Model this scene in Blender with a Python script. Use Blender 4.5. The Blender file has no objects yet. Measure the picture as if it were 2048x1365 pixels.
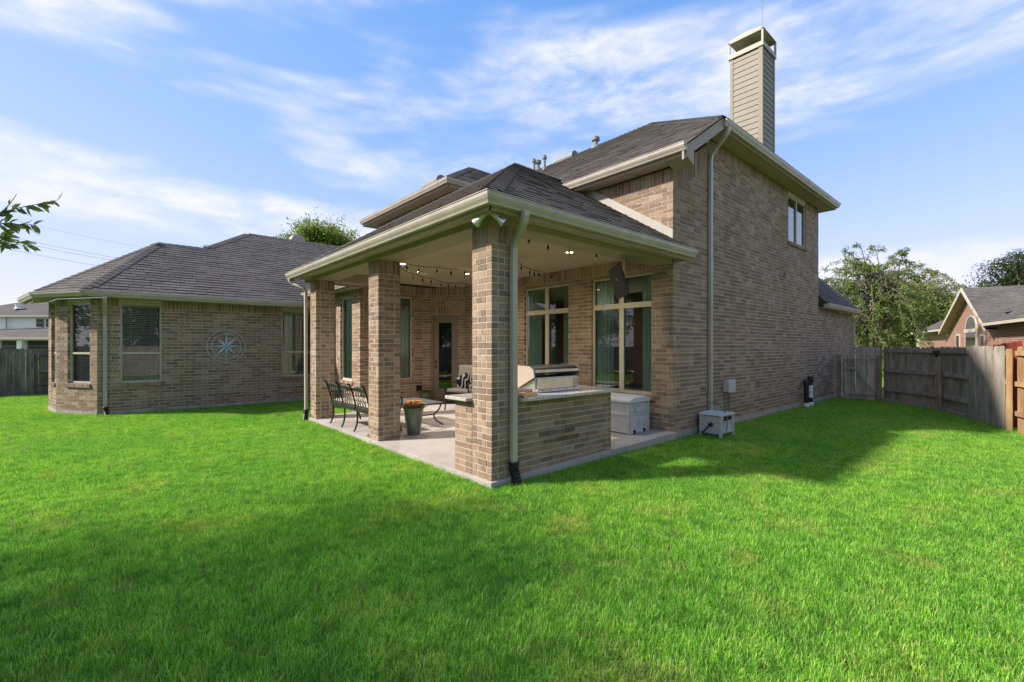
import bpy, math, random
import numpy as np
from mathutils import Vector, Matrix
random.seed(7); RNG = np.random.default_rng(7)
S = bpy.context.scene
col = S.collection
R = math.radians

# ---------------------------------------------------------------- camera, sky, sun, exposure
CAMH = 1.54                                   # above the patio slab; the lawn lies 0.11 lower
YAW = R(48.65)                                # the house's x axis lies this far right of the view axis
FOC, PX, HZ = 910.0, 1024.0, 694.0            # pixels of the 2048 px wide photograph
FW = (math.cos(YAW), math.sin(YAW)); RT = (math.sin(YAW), -math.cos(YAW))
cam = bpy.data.cameras.new('camera'); cam.sensor_width = 36.0; cam.lens = 36.0*FOC/2048
cam.shift_y = (HZ-682.5)/2048; cam.clip_start = 0.05; cam.clip_end = 3000
camo = bpy.data.objects.new('camera', cam); col.objects.link(camo)
camo.location = (0, 0, CAMH); camo.rotation_euler = (R(90), 0, YAW-R(90))
S.camera = camo

LIGHT = Vector((1.0, -0.62, -0.93)).normalized()        # the way sunlight travels
SUN_EL = math.asin(-LIGHT.z); SUN_AZ = math.atan2(-LIGHT.x, -LIGHT.y)
world = bpy.data.worlds.new('World'); S.world = world; world.use_nodes = True
wn = world.node_tree; wn.nodes.clear()
def wnode(t, **k):
    n = wn.nodes.new(t)
    for a, b in k.items(): setattr(n, a, b)
    return n
wout = wnode('ShaderNodeOutputWorld'); bg = wnode('ShaderNodeBackground')
sky = wnode('ShaderNodeTexSky', sky_type='NISHITA'); sky.sun_disc = False
sky.sun_elevation = SUN_EL; sky.sun_rotation = SUN_AZ; sky.air_density = 1.0; sky.dust_density = 0.1; sky.ozone_density = 3.0
bg.inputs['Strength'].default_value = 0.15
wl = wn.links.new
tc = wnode('ShaderNodeTexCoord'); pass
def wmath(op, a, b=None, clamp=False):
    m = wnode('ShaderNodeMath', operation=op); m.use_clamp = clamp
    for i, v in enumerate((a, b)):
        if v is None: continue
        if isinstance(v, (int, float)): m.inputs[i].default_value = v
        else: wl(v, m.inputs[i])
    return m.outputs[0]
def cloud(scale, loc, stretch, lo, hi, detail=9, rough=0.6, dist=0.3):
    mp = wnode('ShaderNodeMapping'); mp.inputs['Location'].default_value = loc; mp.inputs['Scale'].default_value = stretch
    wl(tc.outputs['Generated'], mp.inputs[0])
    nz = wnode('ShaderNodeTexNoise'); nz.inputs['Scale'].default_value = scale; nz.inputs['Detail'].default_value = detail; nz.inputs['Roughness'].default_value = rough; nz.inputs['Distortion'].default_value = dist
    wl(mp.outputs[0], nz.inputs['Vector'])
    mr = wnode('ShaderNodeMapRange', interpolation_type='SMOOTHSTEP'); mr.inputs[1].default_value = lo; mr.inputs[2].default_value = hi
    wl(nz.outputs[0], mr.inputs[0]); return mr.outputs[0]
CL = (4.27, 5.92, 6.0)
c1 = cloud(1.25, CL, (1, 1, 4.2), 0.44, 0.56, detail=4, rough=0.5)
c2 = cloud(4.2, (1.3, 0.4, 2.0), (1, 1, 3.2), 0.32, 0.60, rough=0.62)
c3 = cloud(13.0, (0.3, 2.4, 1.0), (1, 1, 2.6), 0.30, 0.75, rough=0.6)
cm = wmath('MULTIPLY', c1, wmath('MULTIPLY', wmath('ADD', wmath('MULTIPLY', c2, 0.85), 0.15), wmath('ADD', wmath('MULTIPLY', c3, 0.5), 0.5)), clamp=True)
cm = wmath('MULTIPLY', cm, 0.95)
def wvec(op, a, b):
    m = wnode('ShaderNodeVectorMath', operation=op)
    for i, v in enumerate((a, b)):
        if isinstance(v, tuple): m.inputs[i].default_value = v
        else: wl(v, m.inputs[i])
    return m.outputs[0]
sky_tone = wvec('DIVIDE', sky.outputs[0], wvec('ADD', wvec('MULTIPLY', sky.outputs[0], (0.66, 0.66, 0.66)), (1, 1, 1)))      # tone curve on the sky colour: dims its bright parts, evens its range
hs = wnode('ShaderNodeHueSaturation'); hs.inputs['Saturation'].default_value = 1.55; hs.inputs['Value'].default_value = 1.5; wl(wvec('MULTIPLY', sky_tone, (1.03, 0.985, 1.15)), hs.inputs['Color'])
tn = hs
mx = wnode('ShaderNodeMix', data_type='RGBA'); wl(cm, mx.inputs[0]); wl(hs.outputs[0], mx.inputs[6]); mx.inputs[7].default_value = (1.86, 1.85, 1.94, 1)
wl(mx.outputs[2], bg.inputs['Color']); wl(bg.outputs[0], wout.inputs['Surface'])

sl = bpy.data.lights.new('sun', 'SUN'); sl.energy = 2.05; sl.angle = R(3.0); sl.color = (1.0, 0.93, 0.83)
so = bpy.data.objects.new('sun', sl); col.objects.link(so); so.rotation_euler = LIGHT.to_track_quat('-Z', 'Y').to_euler(); so.location = (-20, 15, 30)
vs = S.view_settings; vs.view_transform = 'Standard'; vs.look = 'None'; vs.gamma = 1.0; vs.use_curve_mapping = False
vs.exposure = 1.88
S.render.engine = 'CYCLES'
S.cycles.use_denoising = True
S.cycles.max_bounces = 8; S.cycles.transparent_max_bounces = 12; S.cycles.diffuse_bounces = 4; S.cycles.glossy_bounces = 4
S.cycles.caustics_reflective = False; S.cycles.caustics_refractive = False

# ---------------------------------------------------------------- pixels to points (2048 px frame)
def ray(px, py=HZ):
    u = (px-PX)/FOC; v = (HZ-py)/FOC
    return (FW[0]+u*RT[0], FW[1]+u*RT[1], v)
def at_depth(px, py, d):
    r = ray(px, py); return Vector((r[0]*d, r[1]*d, CAMH+r[2]*d))
def on_x(px, py, x):
    r = ray(px, py); return at_depth(px, py, x/r[0])
def on_y(px, py, y):
    r = ray(px, py); return at_depth(px, py, y/r[1])
def on_z(px, py, z):
    r = ray(px, py); return at_depth(px, py, (z-CAMH)/r[2])
def depth_of(p): return p[0]*FW[0]+p[1]*FW[1]
def hit_line(px, p, d):                        # where the pixel column meets the plan line p + s d
    r = ray(px); a = np.array([[d[0], -r[0]], [d[1], -r[1]]]); s, t = np.linalg.solve(a, np.array([-p[0], -p[1]])); return s

# ---------------------------------------------------------------- materials
M = {}
def mat(name):
    m = bpy.data.materials.new(name); m.use_nodes = True; nt = m.node_tree; nt.nodes.clear()
    out = nt.nodes.new('ShaderNodeOutputMaterial'); M[name] = m
    class N: pass
    n = N(); n.m, n.nt, n.out = m, nt, out
    def node(t, ins=None, **k):
        x = nt.nodes.new(t)
        for a, b in k.items(): setattr(x, a, b)
        for a, b in (ins or {}).items():
            if hasattr(b, 'is_linked') or isinstance(b, bpy.types.NodeSocket): nt.links.new(b, x.inputs[a])
            else: x.inputs[a].default_value = b
        return x
    n.node = node
    def math_(op, a, b=0.0, clamp=False):
        x = node('ShaderNodeMath', {0: a, 1: b}, operation=op); x.use_clamp = clamp; return x.outputs[0]
    n.math = math_
    def ramp(fac, stops, interp='LINEAR'):
        x = node('ShaderNodeValToRGB', {0: fac}); e = x.color_ramp; e.interpolation = interp
        while len(e.elements) < len(stops): e.elements.new(0.5)
        for el, (p, c) in zip(e.elements, stops): el.position = p; el.color = (*c, 1) if len(c) == 3 else c
        return x.outputs[0]
    n.ramp = ramp
    def mixc(f, a, b, mode='MIX'):
        x = node('ShaderNodeMix', {0: f}, data_type='RGBA', blend_type=mode)
        for i, v in ((6, a), (7, b)):
            if isinstance(v, tuple): x.inputs[i].default_value = (*v, 1) if len(v) == 3 else v
            else: nt.links.new(v, x.inputs[i])
        return x.outputs[2]
    n.mix = mixc
    n.pos = node('ShaderNodeNewGeometry').outputs['Position']
    def noise(scale, detail=4, rough=0.55, stretch=None, vec=None, dist=0.0, out=0):
        v = vec or n.pos
        if stretch: v = node('ShaderNodeMapping', {'Vector': v, 'Scale': stretch}).outputs[0]
        return node('ShaderNodeTexNoise', {'Vector': v, 'Scale': scale, 'Detail': detail, 'Roughness': rough, 'Distortion': dist}).outputs[out]
    n.noise = noise
    n.tone = math_('FRACT', math_('ADD', node('ShaderNodeAttribute', attribute_name='tone').outputs['Fac'], node('ShaderNodeObjectInfo').outputs['Random']))
    n.orand = node('ShaderNodeObjectInfo').outputs['Random']
    def surf(color, rough=0.8, bump=None, bstr=0.3, bdist=0.01, metal=0.0, spec=0.4, **extra):
        ins = {'Base Color': color if not isinstance(color, tuple) else (*color, 1), 'Roughness': rough, 'Metallic': metal, 'Specular IOR Level': spec}
        ins.update(extra)
        p = node('ShaderNodeBsdfPrincipled', ins)
        if bump is not None:
            b = node('ShaderNodeBump', {'Height': bump, 'Strength': bstr, 'Distance': bdist}); nt.links.new(b.outputs[0], p.inputs['Normal'])
        nt.links.new(p.outputs[0], out.inputs[0]); return p
    n.surf = surf
    return n

def simple(name, c, rough=0.6, var=0.15, scale=6.0, bump=0.0, metal=0.0, spec=0.4, stretch=None):
    n = mat(name); f = n.noise(scale, 5, 0.6, stretch); lo = tuple(x*(1-var) for x in c); hi = tuple(min(1, x*(1+var)) for x in c)
    cc = n.ramp(f, [(0.3, lo), (0.7, hi)])
    n.surf(cc, rough, n.noise(scale*12, 3, 0.6, stretch) if bump else None, bump, 0.004, metal, spec); return n

def brick_mat(name, stops, smear):
    n = mat(name)
    c = n.ramp(n.tone, stops, 'CONSTANT')
    big = n.noise(9, 3, 0.6); fine = n.noise(85, 5, 0.75); mid = n.noise(28, 4, 0.7, dist=0.6)
    c = n.mix(n.math('MULTIPLY', n.ramp(mid, [(0.55, (0, 0, 0)), (0.68, (1, 1, 1))]), 0.45), c, smear)
    c = n.mix(n.ramp(fine, [(0.35, (0.55, 0.55, 0.55)), (0.5, (0, 0, 0))]), c, (0.055, 0.038, 0.028))
    c = n.mix(0.35, c, n.ramp(big, [(0.25, (0.75, 0.72, 0.7)), (0.75, (1.2, 1.2, 1.18))]), 'MULTIPLY')
    c = n.mix(0.8, c, n.ramp(n.noise(1.1, 5, 0.7, (1, 1, 0.45)), [(0.3, (0.78, 0.77, 0.76)), (0.55, (1.0, 1.0, 1.0)), (0.75, (1.12, 1.11, 1.09))]), 'MULTIPLY')
    n.surf(c, 0.9, n.math('ADD', fine, n.math('MULTIPLY', mid, 0.8)), 0.55, 0.006, spec=0.25); return n
brick_mat('brick', [(0.0, (0.304, 0.199, 0.132)), (0.12, (0.243, 0.165, 0.117)), (0.24, (0.380, 0.263, 0.182)), (0.36, (0.312, 0.224, 0.161)),
                    (0.48, (0.226, 0.161, 0.121)), (0.58, (0.360, 0.235, 0.156)), (0.70, (0.410, 0.302, 0.218)), (0.82, (0.279, 0.187, 0.131)), (0.92, (0.324, 0.245, 0.184))], (0.46, 0.37, 0.285))
simple('mortar', (0.52, 0.45, 0.365), 0.95, 0.18, 14, 0.3)
n = mat('concrete'); f1 = n.noise(1.3, 6, 0.65); f2 = n.noise(30, 5, 0.7)
c = n.ramp(f1, [(0.25, (0.30, 0.265, 0.235)), (0.5, (0.39, 0.35, 0.315)), (0.75, (0.45, 0.41, 0.375))])
c = n.mix(0.5, c, n.ramp(f2, [(0.3, (0.72, 0.7, 0.68)), (0.6, (1.08, 1.08, 1.08))]), 'MULTIPLY')
n.surf(c, 0.85, f2, 0.2, 0.004, spec=0.25)
simple('foundation', (0.36, 0.32, 0.28), 0.95, 0.3, 5, 0.4)
# asphalt shingles
n = mat('shingle'); c = n.ramp(n.tone, [(0.0, (0.098, 0.087, 0.079)), (0.2, (0.114, 0.101, 0.091)), (0.4, (0.086, 0.077, 0.072)), (0.6, (0.122, 0.107, 0.096)), (0.8, (0.102, 0.091, 0.084))], 'CONSTANT')
g = n.noise(260, 3, 0.8); st = n.noise(0.9, 5, 0.6)
c = n.mix(n.ramp(g, [(0.4, (0, 0, 0)), (0.75, (0.6, 0.6, 0.6))]), c, (0.20, 0.18, 0.165))
c = n.mix(0.7, c, n.ramp(st, [(0.3, (0.72, 0.72, 0.75)), (0.7, (1.2, 1.18, 1.12))]), 'MULTIPLY')
n.surf(c, 0.95, g, 0.5, 0.004, spec=0.2)
simple('roof_deck', (0.035, 0.03, 0.028), 0.95)
# painted metal and trim
n = mat('gutter'); st = n.noise(3.0, 5, 0.65, (1, 1, 0.25)); c = n.ramp(st, [(0.25, (0.36, 0.315, 0.26)), (0.6, (0.47, 0.415, 0.345)), (0.8, (0.52, 0.465, 0.39))])
n.surf(c, 0.38, n.noise(2.5, 3), 0.12, 0.02, spec=0.5)
simple('trim', (0.36, 0.29, 0.225), 0.6, 0.12, 3.0, 0.1)
simple('soffit', (0.42, 0.34, 0.265), 0.7, 0.10, 2.0, 0.05)
simple('ceiling', (0.48, 0.395, 0.30), 0.75, 0.06, 1.5, 0.05)
simple('flashing', (0.38, 0.35, 0.30), 0.5, 0.08, 3)
simple('siding', (0.235, 0.20, 0.148), 0.6, 0.07, 2.5, 0.1)
simple('cap_metal', (0.36, 0.32, 0.25), 0.5, 0.12, 4)
simple('frame', (0.52, 0.455, 0.355), 0.45, 0.06, 4)
simple('door_paint', (0.20, 0.155, 0.12), 0.45, 0.08, 3)
simple('black_metal', (0.016, 0.016, 0.017), 0.4, 0.3, 8, 0, 0.0, 0.5)
simple('cast_metal', (0.028, 0.027, 0.027), 0.42, 0.4, 30, 0.3, 0.3, 0.5)
simple('black_plastic', (0.012, 0.013, 0.015), 0.45, 0.3, 10)
simple('grey_metal', (0.22, 0.225, 0.23), 0.45, 0.2, 8, 0, 0.4)
simple('vent_metal', (0.20, 0.205, 0.205), 0.55, 0.2, 6, 0, 0.1)
simple('white_plastic', (0.72, 0.70, 0.66), 0.5, 0.12, 8)
simple('interior', (0.30, 0.27, 0.24), 0.9, 0.1, 2)
n = mat('stainless'); b = n.noise(180, 2, 0.5, (0.06, 0.06, 1)); n.surf(n.ramp(n.noise(7, 4), [(0.3, (0.50, 0.48, 0.45)), (0.7, (0.66, 0.64, 0.61))]), 0.36, b, 0.08, 0.002, metal=0.95)
n = mat('granite'); v = n.node('ShaderNodeTexVoronoi', {'Vector': n.pos, 'Scale': 75.0}); f = n.noise(110, 4, 0.8)
c = n.ramp(v.outputs['Color'], [(0.0, (0.10, 0.095, 0.09)), (0.3, (0.34, 0.31, 0.28)), (0.55, (0.55, 0.51, 0.46)), (0.8, (0.30, 0.25, 0.2)), (1, (0.66, 0.63, 0.6))])
c = n.mix(n.ramp(f, [(0.4, (0, 0, 0)), (0.7, (0.5, 0.5, 0.5))]), c, (0.62, 0.58, 0.53)); n.surf(c, 0.22, spec=0.5)
# weathered plastics
simple('resin_grey', (0.47, 0.475, 0.48), 0.6, 0.14, 7, 0.1)
simple('resin_lid', (0.55, 0.56, 0.58), 0.55, 0.10, 5, 0.1)
# woods
def wood(name, lo, mid, hi, sc=3.0):
    n = mat(name)
    v = n.node('ShaderNodeVectorMath', {0: n.pos, 1: n.node('ShaderNodeCombineXYZ', {0: n.math('MULTIPLY', n.tone, 7.0), 1: n.math('MULTIPLY', n.tone, 3.0), 2: n.math('MULTIPLY', n.tone, 11.0)}).outputs[0]}, operation='ADD').outputs[0]
    g = n.noise(sc*9, 6, 0.7, (1, 1, 0.05), v); k = n.noise(sc*1.3, 5, 0.65, (1, 1, 0.5), v)
    c = n.ramp(n.math('ADD', n.math('MULTIPLY', g, 0.55), n.math('MULTIPLY', k, 0.5)), [(0.36, lo), (0.52, mid), (0.70, hi)])
    c = n.mix(0.6, c, n.ramp(n.tone, [(0, (0.72, 0.70, 0.68)), (1, (1.2, 1.18, 1.16))]), 'MULTIPLY')
    n.surf(c, 0.9, g, 0.5, 0.006, spec=0.2)
wood('grey_wood', (0.13, 0.108, 0.086), (0.37, 0.32, 0.27), (0.56, 0.50, 0.435))
wood('old_wood', (0.055, 0.048, 0.038), (0.18, 0.158, 0.13), (0.32, 0.29, 0.25))
wood('brown_wood', (0.11, 0.075, 0.052), (0.26, 0.185, 0.13), (0.42, 0.32, 0.24))
wood('cedar', (0.26, 0.145, 0.065), (0.42, 0.26, 0.13), (0.54, 0.37, 0.21))
wood('red_wood', (0.13, 0.02, 0.012), (0.21, 0.035, 0.02), (0.27, 0.06, 0.035))
simple('split_wood', (0.86, 0.44, 0.22), 0.85, 0.35, 25, 0.5)
# fabrics, ceramics, plants
simple('curtain', (0.66, 0.84, 0.77), 0.9, 0.1, 6)
simple('blind', (0.72, 0.72, 0.67), 0.7, 0.05, 6)
simple('shade', (0.36, 0.40, 0.35), 0.85, 0.06, 6)
simple('cushion_grey', (0.42, 0.39, 0.36), 0.95, 0.08, 20, 0.2)
simple('cushion_tan', (0.52, 0.46, 0.38), 0.95, 0.1, 20, 0.2)
n = mat('pillow'); f = n.node('ShaderNodeTexWave', {'Vector': n.pos, 'Scale': 5.0, 'Distortion': 6.0, 'Detail': 1.0}); n.surf(n.ramp(f.outputs['Fac'], [(0.0, (0.02, 0.022, 0.03)), (0.72, (0.02, 0.022, 0.03)), (0.76, (0.7, 0.68, 0.64))]), 0.9)
n = mat('glaze'); f = n.noise(5, 6, 0.7, (1, 1, 0.35), dist=0.8); c = n.ramp(f, [(0.3, (0.075, 0.11, 0.075)), (0.5, (0.13, 0.165, 0.105)), (0.7, (0.24, 0.22, 0.12))]); n.surf(c, 0.25, spec=0.5)
simple('compass_metal', (0.62, 0.65, 0.66), 0.5, 0.2, 15, 0, 0.2)
simple('compass_blue', (0.36, 0.55, 0.63), 0.55, 0.35, 18)
simple('soil', (0.05, 0.035, 0.022), 0.95, 0.3, 10, 0.4)
simple('bark', (0.16, 0.13, 0.10), 0.95, 0.35, 12, 0.5, stretch=(1, 1, 0.3))
simple('hose', (0.10, 0.13, 0.12), 0.5, 0.2, 10)
simple('flower_orange', (0.95, 0.40, 0.08), 0.7, 0.35, 60)
simple('flower_pink', (0.85, 0.26, 0.16), 0.7, 0.35, 60)
simple('stucco', (0.80, 0.80, 0.78), 0.9, 0.04, 3, 0.1)
def leaf_mat(name, a, b, c_, tr=0.35):
    n = mat(name); cc = n.ramp(n.tone, [(0.0, a), (0.5, b), (1.0, c_)])
    cc = n.mix(0.5, cc, n.ramp(n.noise(0.8, 3), [(0.3, (0.75, 0.8, 0.8)), (0.7, (1.2, 1.15, 1.0))]), 'MULTIPLY')
    d = n.node('ShaderNodeBsdfPrincipled', {'Base Color': cc, 'Roughness': 0.5, 'Specular IOR Level': 0.35})
    t = n.node('ShaderNodeBsdfTranslucent', {'Color': n.mix(1.0, cc, (1.5, 1.6, 0.7), 'MULTIPLY')})
    x = n.node('ShaderNodeMixShader', {0: tr}); n.nt.links.new(d.outputs[0], x.inputs[1]); n.nt.links.new(t.outputs[0], x.inputs[2]); n.nt.links.new(x.outputs[0], n.out.inputs[0])
leaf_mat('leaf_bright', (0.085, 0.150, 0.024), (0.150, 0.215, 0.030), (0.250, 0.265, 0.045))
leaf_mat('leaf_mid', (0.080, 0.140, 0.036), (0.140, 0.205, 0.048), (0.235, 0.250, 0.070))
leaf_mat('leaf_dark', (0.018, 0.048, 0.014), (0.034, 0.072, 0.018), (0.060, 0.092, 0.024))
leaf_mat('leaf_dry', (0.160, 0.175, 0.070), (0.245, 0.245, 0.105), (0.36, 0.32, 0.175))
n = mat('grass')
f1 = n.noise(0.55, 4, 0.6); f2 = n.noise(3.2, 4, 0.6)
c = n.ramp(n.tone, [(0.0, (0.070, 0.230, 0.021)), (0.35, (0.155, 0.405, 0.036)), (0.6, (0.250, 0.545, 0.058)), (0.82, (0.370, 0.650, 0.100)), (0.93, (0.48, 0.60, 0.18)), (1.0, (0.64, 0.55, 0.30))])
f3 = n.noise(1.15, 5, 0.7)
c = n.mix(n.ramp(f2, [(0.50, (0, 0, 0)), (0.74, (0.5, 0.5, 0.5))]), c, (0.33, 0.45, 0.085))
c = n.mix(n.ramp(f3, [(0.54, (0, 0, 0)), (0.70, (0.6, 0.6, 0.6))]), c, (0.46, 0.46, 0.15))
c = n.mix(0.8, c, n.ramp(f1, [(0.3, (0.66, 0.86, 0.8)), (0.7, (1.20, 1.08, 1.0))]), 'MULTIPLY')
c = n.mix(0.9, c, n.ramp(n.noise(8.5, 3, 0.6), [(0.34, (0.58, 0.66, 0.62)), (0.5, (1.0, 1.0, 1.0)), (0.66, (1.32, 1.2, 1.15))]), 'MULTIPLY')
d = n.node('ShaderNodeBsdfPrincipled', {'Base Color': c, 'Roughness': 0.55, 'Specular IOR Level': 0.25})
t = n.node('ShaderNodeBsdfTranslucent', {'Color': n.mix(1.0, c, (1.35, 1.4, 0.6), 'MULTIPLY')})
x = n.node('ShaderNodeMixShader', {0: 0.38}); n.nt.links.new(d.outputs[0], x.inputs[1]); n.nt.links.new(t.outputs[0], x.inputs[2]); n.nt.links.new(x.outputs[0], n.out.inputs[0])
n = mat('ground'); f1 = n.noise(0.4, 5, 0.6); f2 = n.noise(25, 4, 0.7)
c = n.ramp(f1, [(0.3, (0.090, 0.200, 0.022)), (0.7, (0.150, 0.270, 0.035))]); c = n.mix(n.ramp(f2, [(0.4, (0.7, 0.7, 0.7)), (0.6, (0, 0, 0))]), c, (0.09, 0.085, 0.035)); n.surf(c, 0.95, f2, 0.5, 0.02, spec=0.1)
# glass: clear pane that lets most light through and mirrors the rest
def glass(name, tint, ior, gl=(0.95, 1.0, 0.98)):
    n = mat(name); fr = n.node('ShaderNodeFresnel', {'IOR': ior})
    t = n.node('ShaderNodeBsdfTransparent', {'Color': (*tint, 1)}); g_ = n.node('ShaderNodeBsdfGlossy', {'Color': (*gl, 1), 'Roughness': 0.0})
    x = n.node('ShaderNodeMixShader', {0: fr.outputs[0]}); n.nt.links.new(t.outputs[0], x.inputs[1]); n.nt.links.new(g_.outputs[0], x.inputs[2]); n.nt.links.new(x.outputs[0], n.out.inputs[0])
glass('glass', (0.88, 0.95, 0.93), 1.85)
glass('coated_glass', (0.5, 0.6, 0.62), 5.0)
glass('bulb_glass', (0.9, 0.88, 0.8), 1.45)
n = mat('lamp_glow'); e = n.node('ShaderNodeEmission', {'Color': (1.0, 0.62, 0.28, 1), 'Strength': 3.0}); n.nt.links.new(e.outputs[0], n.out.inputs[0])
# far walls whose bricks are too small to tell apart
def far_brick(name, a, b, mort):
    n = mat(name); uv = n.node('ShaderNodeUVMap').outputs[0]
    br = n.node('ShaderNodeTexBrick', {'Vector': uv, 'Color1': (*a, 1), 'Color2': (*b, 1), 'Mortar': (*mort, 1), 'Scale': 1.0, 'Mortar Size': 0.012, 'Brick Width': 0.254, 'Row Height': 0.0765, 'Bias': 0.0})
    c = n.mix(0.5, br.outputs['Color'], n.ramp(n.noise(4, 4), [(0.3, (0.7, 0.7, 0.7)), (0.7, (1.25, 1.25, 1.25))]), 'MULTIPLY')
    n.surf(c, 0.9, br.outputs['Fac'], -0.4, 0.006, spec=0.2)
far_brick('red_brick', (0.33, 0.115, 0.075), (0.18, 0.068, 0.05), (0.42, 0.33, 0.27))
far_brick('pale_brick', (0.50, 0.40, 0.32), (0.36, 0.26, 0.2), (0.6, 0.55, 0.5))

# ---------------------------------------------------------------- mesh helpers
def tag(o, label=None, cat=None, group=None, kind=None):
    if label: o['label'] = label
    if cat: o['category'] = cat
    if group: o['group'] = group
    if kind: o['kind'] = kind
    return o
def empty(name, loc, label, cat, group=None, rz=0.0):
    o = bpy.data.objects.new(name, None); col.objects.link(o); o.location = loc; o.rotation_euler = (0, 0, rz); o.empty_display_size = 0.1
    return tag(o, label, cat, group)
def world_loc(o):
    v = Vector((0, 0, 0))
    while o: v += o.location; o = o.parent
    return v
class MB:
    def __init__(s): s.v = []; s.f = []; s.t = []; s.uv = []
    def quad(s, a, b, c, d, tone=0.0, uv=None):
        i = len(s.v); s.v += [tuple(a), tuple(b), tuple(c), tuple(d)]; s.f.append((i, i+1, i+2, i+3)); s.t.append(tone); s.uv.append(uv)
    def poly(s, pts, tone=0.0, uv=None):
        i = len(s.v); s.v += [tuple(p) for p in pts]; s.f.append(tuple(range(i, i+len(pts)))); s.t.append(tone); s.uv.append(uv)
    def face(s, idx, tone=0.0): s.f.append(idx); s.t.append(tone); s.uv.append(None)
    def obox(s, o, a, b, c, tone=0.0, skip=()):            # box from corner o along three edge vectors
        o, a, b, c = Vector(o), Vector(a), Vector(b), Vector(c); i = len(s.v)
        s.v += [tuple(o), tuple(o+a), tuple(o+a+b), tuple(o+b), tuple(o+c), tuple(o+a+c), tuple(o+a+b+c), tuple(o+b+c)]
        for k, q in enumerate(((0, 3, 2, 1), (4, 5, 6, 7), (0, 1, 5, 4), (1, 2, 6, 5), (2, 3, 7, 6), (3, 0, 4, 7))):
            if k in skip: continue
            s.face(tuple(i+j for j in q), tone)
    def box(s, x0, y0, z0, x1, y1, z1, tone=0.0): s.obox((x0, y0, z0), (x1-x0, 0, 0), (0, y1-y0, 0), (0, 0, z1-z0), tone)
    def bar(s, p, q, w, h, tone=0.0, up=(0, 0, 1)):        # rectangular bar from p to q
        p, q = Vector(p), Vector(q); d = (q-p); u = Vector(up); sd = d.cross(u)
        if sd.length < 1e-6: sd = d.cross(Vector((1, 0, 0)))
        sd.normalize(); u = sd.cross(d).normalized(); s.obox(p-sd*w/2-u*h/2, sd*w, d, u*h, tone)
    def prism(s, pts, e, tone=0.0):                        # planar polygon swept by e
        e = Vector(e); i = len(s.v); n = len(pts); s.v += [tuple(p) for p in pts]+[tuple(Vector(p)+e) for p in pts]
        s.face(tuple(range(i+n-1, i-1, -1)), tone); s.face(tuple(range(i+n, i+2*n)), tone)
        for k in range(n): l = (k+1) % n; s.face((i+k, i+l, i+n+l, i+n+k), tone)
    def tube(s, pts, r, seg=6, tone=0.0, caps=True):
        pts = [Vector(p) for p in pts]; rs = r if hasattr(r, '__len__') else [r]*len(pts); base = len(s.v); n = len(pts); u = None
        for k, p in enumerate(pts):
            d = (pts[min(k+1, n-1)]-pts[max(k-1, 0)]).normalized()
            if u is None: u = d.orthogonal().normalized()
            u = (u-d*u.dot(d)); u = u.normalized() if u.length > 1e-6 else d.orthogonal().normalized(); w = d.cross(u)
            for j in range(seg): a = 2*math.pi*j/seg; s.v.append(tuple(p+(u*math.cos(a)+w*math.sin(a))*rs[k]))
        for k in range(n-1):
            for j in range(seg):
                l = (j+1) % seg; s.face((base+k*seg+j, base+k*seg+l, base+(k+1)*seg+l, base+(k+1)*seg+j), tone)
        if caps:
            s.face(tuple(base+j for j in range(seg-1, -1, -1)), tone); s.face(tuple(base+(n-1)*seg+j for j in range(seg)), tone)
    def rtube(s, pts, w, h, side, tone=0.0):               # rectangular tube along pts; side = direction of w
        pts = [Vector(p) for p in pts]; n = len(pts); base = len(s.v); side = Vector(side).normalized()
        for k, p in enumerate(pts):
            d = (pts[min(k+1, n-1)]-pts[max(k-1, 0)]).normalized(); o = side.cross(d).normalized()
            for a, b in ((-1, -1), (1, -1), (1, 1), (-1, 1)): s.v.append(tuple(p+side*w/2*a+o*h/2*b))
        for k in range(n-1):
            for j in range(4): l = (j+1) % 4; s.face((base+4*k+j, base+4*k+l, base+4*k+4+l, base+4*k+4+j), tone)
        s.face((base+3, base+2, base+1, base), tone); e = base+4*(n-1); s.face((e, e+1, e+2, e+3), tone)
    def lathe(s, c, prof, seg=20, tone=0.0, axis=None):
        c = Vector(c); base = len(s.v); n = len(prof); ax = Vector(axis or (0, 0, 1)).normalized(); u = ax.orthogonal().normalized(); w = ax.cross(u)
        for r, z in prof:
            for j in range(seg): a = 2*math.pi*j/seg; s.v.append(tuple(c+ax*z+(u*math.cos(a)+w*math.sin(a))*r))
        for k in range(n-1):
            for j in range(seg): l = (j+1) % seg; s.face((base+k*seg+j, base+k*seg+l, base+(k+1)*seg+l, base+(k+1)*seg+j), tone)
        s.face(tuple(base+j for j in range(seg-1, -1, -1)), tone); s.face(tuple(base+(n-1)*seg+j for j in range(seg)), tone)
    def build(s, name, m, parent=None, local=False, smooth=False, kind=None, bevel=0.0):
        me = bpy.data.meshes.new(name); off = Vector((0, 0, 0)) if (local or parent is None) else world_loc(parent)
        me.from_pydata([(a-off.x, b-off.y, c-off.z) for a, b, c in s.v], [], s.f)
        if any(s.t): at = me.attributes.new('tone', 'FLOAT', 'FACE'); at.data.foreach_set('value', s.t)
        if any(u is not None for u in s.uv):
            uvl = me.uv_layers.new(name='UVMap'); k = 0
            for f, u in zip(s.f, s.uv):
                for j in range(len(f)): uvl.data[k].uv = u[j] if u else (0, 0); k += 1
        me.materials.append(M[m] if isinstance(m, str) else m)
        if smooth:
            me.polygons.foreach_set('use_smooth', [True]*len(me.polygons)); 
        o = bpy.data.objects.new(name, me); col.objects.link(o)
        if parent: o.parent = parent
        if kind: o['kind'] = kind
        if bevel:
            b = o.modifiers.new('bevel', 'BEVEL'); b.width = bevel; b.segments = 2; b.limit_method = 'ANGLE'
        if smooth:
            try: me.set_sharp_from_angle(angle=R(42))
            except Exception: pass
        return o
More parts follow.
